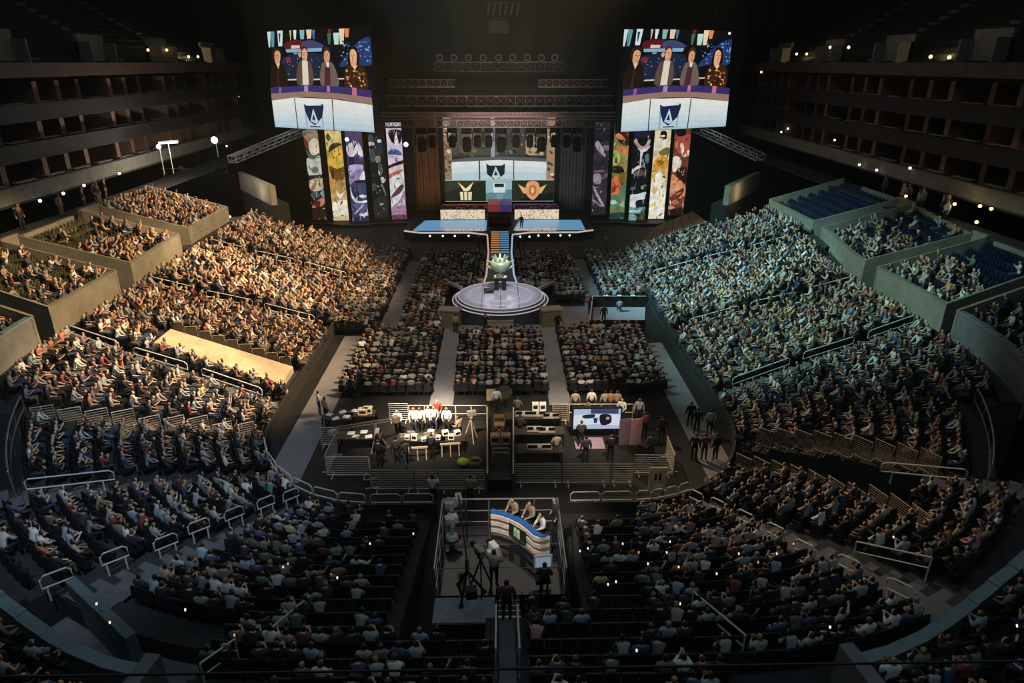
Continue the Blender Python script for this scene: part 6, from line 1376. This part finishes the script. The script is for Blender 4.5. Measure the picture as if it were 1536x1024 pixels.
# phones held up or lit in the near audience
PH = [(870, 826), (882, 822), (934, 815), (1005, 812), (958, 828), (1000, 828), (972, 845), (1018, 850), (1108, 830), (1165, 830), (1137, 843), (1075, 860), (924, 872), (912, 876), (1020, 905), (955, 975), (432, 845), (425, 850), (497, 862), (506, 866), (555, 815), (620, 800), (352, 952), (278, 914), (165, 933), (145, 905), (1525, 938), (1245, 940), (1190, 815), (1340, 805)]
pg = glow('phone_glow', (232, 226, 206), 1.2); pg2 = glow('phone_glow_orange', (236, 150, 90), 1.0)
for i, (px, py) in enumerate(PH):
    P = on_stand(px, py, .95)
    t = thing('phone', '%s lit phone held in the near stand, counted from the platform, %s side' % (ordw(sum(1 for q in PH[:i + 1] if (q[0] < 748) == (px < 748))), 'left' if px < 748 else 'right'), 'phone', P, R.uniform(-.4, .4), 'lit phones held in the near stand')
    MB().box((0, 0, 0), (.07, .012, .12), rx=-.5).build('case', black, t); MB().box((0, -.009, .004), (.05, .004, .075), rx=-.5).build('display', pg2 if i % 6 == 4 else pg, t)
# thin guard cable of the upper deck right before the viewpoint
t = thing('guard_cable', 'thin dark cable stretched across the bottom edge of the view', 'cable', (0, 0, 0)); P = atz(300, 1010, 16.6)
MB().tube([(-6, P.y, P.z), (6, P.y, P.z)], .0035, 6).build('cable', black, t)
for x in (-5.9, 5.9): MB().tube([(x, P.y, 15.6), (x, P.y, P.z + .06)], .03).build('post', black, t)

# ================================================================== LIGHT
w = bpy.data.worlds.new('dark_hall'); SC.world = w; w.use_nodes = True
w.node_tree.nodes['Background'].inputs[0].default_value = (.7, .8, .72, 1); w.node_tree.nodes['Background'].inputs[1].default_value = .0
HAZE = .00028
if HAZE:
    vs = w.node_tree.nodes.new('ShaderNodeVolumeScatter'); vs.inputs['Color'].default_value = (.9, .95, .85, 1); vs.inputs['Density'].default_value = HAZE; vs.inputs['Anisotropy'].default_value = .2
    w.node_tree.links.new(vs.outputs[0], w.node_tree.nodes['World Output'].inputs['Volume'])
warm = (1.0, .69, .37); cool = (.42, .88, .95)
spot('warm_stand_light', (15, 42, 31), (-19.4, 54, 3.6), warm, 158000, 30, .6, 1.)
spot('warm_stand_light', (15, 38, 31), (-19.6, 38.4, 3.6), warm, 156000, 32, .45, 1.)
spot('warm_stand_light', (12, 32, 31), (-17.2, 31.2, 2.8), warm, 80000, 17, .35, .6)
spot('cool_stand_light', (-15, 42, 31), (17.5, 52.5, 3), cool, 115000, 31, .8, 1.)
spot('cool_stand_light', (-15, 38, 31), (19.5, 38.5, 3.4), (.5, .92, .84), 72000, 31, .8, 1.)
area('fill_light_near', (0, 6, 34), (0, 18, 0), (.66, .9, 1.), 1500, 34, 12)  # added unseen overhead panel, ambient fill for the near stand
area('fill_light_middle', (0, 50, 38), (0, 50, 0), (1., .9, .78), 1300, 26, 30)  # ambient fill over the floor, an added panel out of view
area('fill_light_far', (0, 84, 34), (0, 60, 4), (1., .85, .75), 450, 30, 8)  # weaker added fill panel above the stage, out of view
spot('floor_light', (0, 26, 30), (0, 42, 0), (1., .84, .66), 14000, 40, .8)
spot('control_light', (-7, 14, 28), (-3.6, 31.2, 1), (1., .76, .5), 190000, 10, .9)
spot('control_light', (6, 14, 28), (3.8, 30.8, 1), (1., .82, .6), 75000, 15, .9)
spot('pen_light', (-5, 14, 28), (-4.2, 31.0, 1), (1., .8, .6), 80000, 17, .9)
spot('platform_light', (-5, 5, 26), (1.1, 20.6, 2.6), (1., .86, .72), 34000, 11, .8)
spot('right_corner_light', (-4, 44, 24), (10.5, 23.5, 2), (1., .72, .42), 30000, 30, 1.)
spot('left_corner_light', (-6, 4, 28), (-14.5, 24, 2.5), (.66, .84, 1.), 17000, 34, .9)
spot('trophy_light', (0, 66, 14), (0, 50.6, 3.3), (.82, 1., .78), 30000, 6, .6)
spot('round_stage_light', (2, 40, 24), (0, 49.5, 1.3), (.96, .94, 1.), 25000, 16, .4)
spot('curtain_light', (-6, 74, 3), (-9, 83, 6), (1., .66, .42), 1300, 60, .8)
spot('curtain_light', (6, 74, 3), (9, 83, 6), (1., .95, .9), 900, 60, .8)
spot('truss_light', (0, 62, 6), (0, 74, 14.5), (1., .66, .6), 14000, 70, .8)
SC.view_settings.view_transform = 'Standard'; SC.view_settings.look = 'None'; SC.view_settings.gamma = 1.0; SC.view_settings.exposure = 0.0
SC.view_settings.use_curve_mapping = False
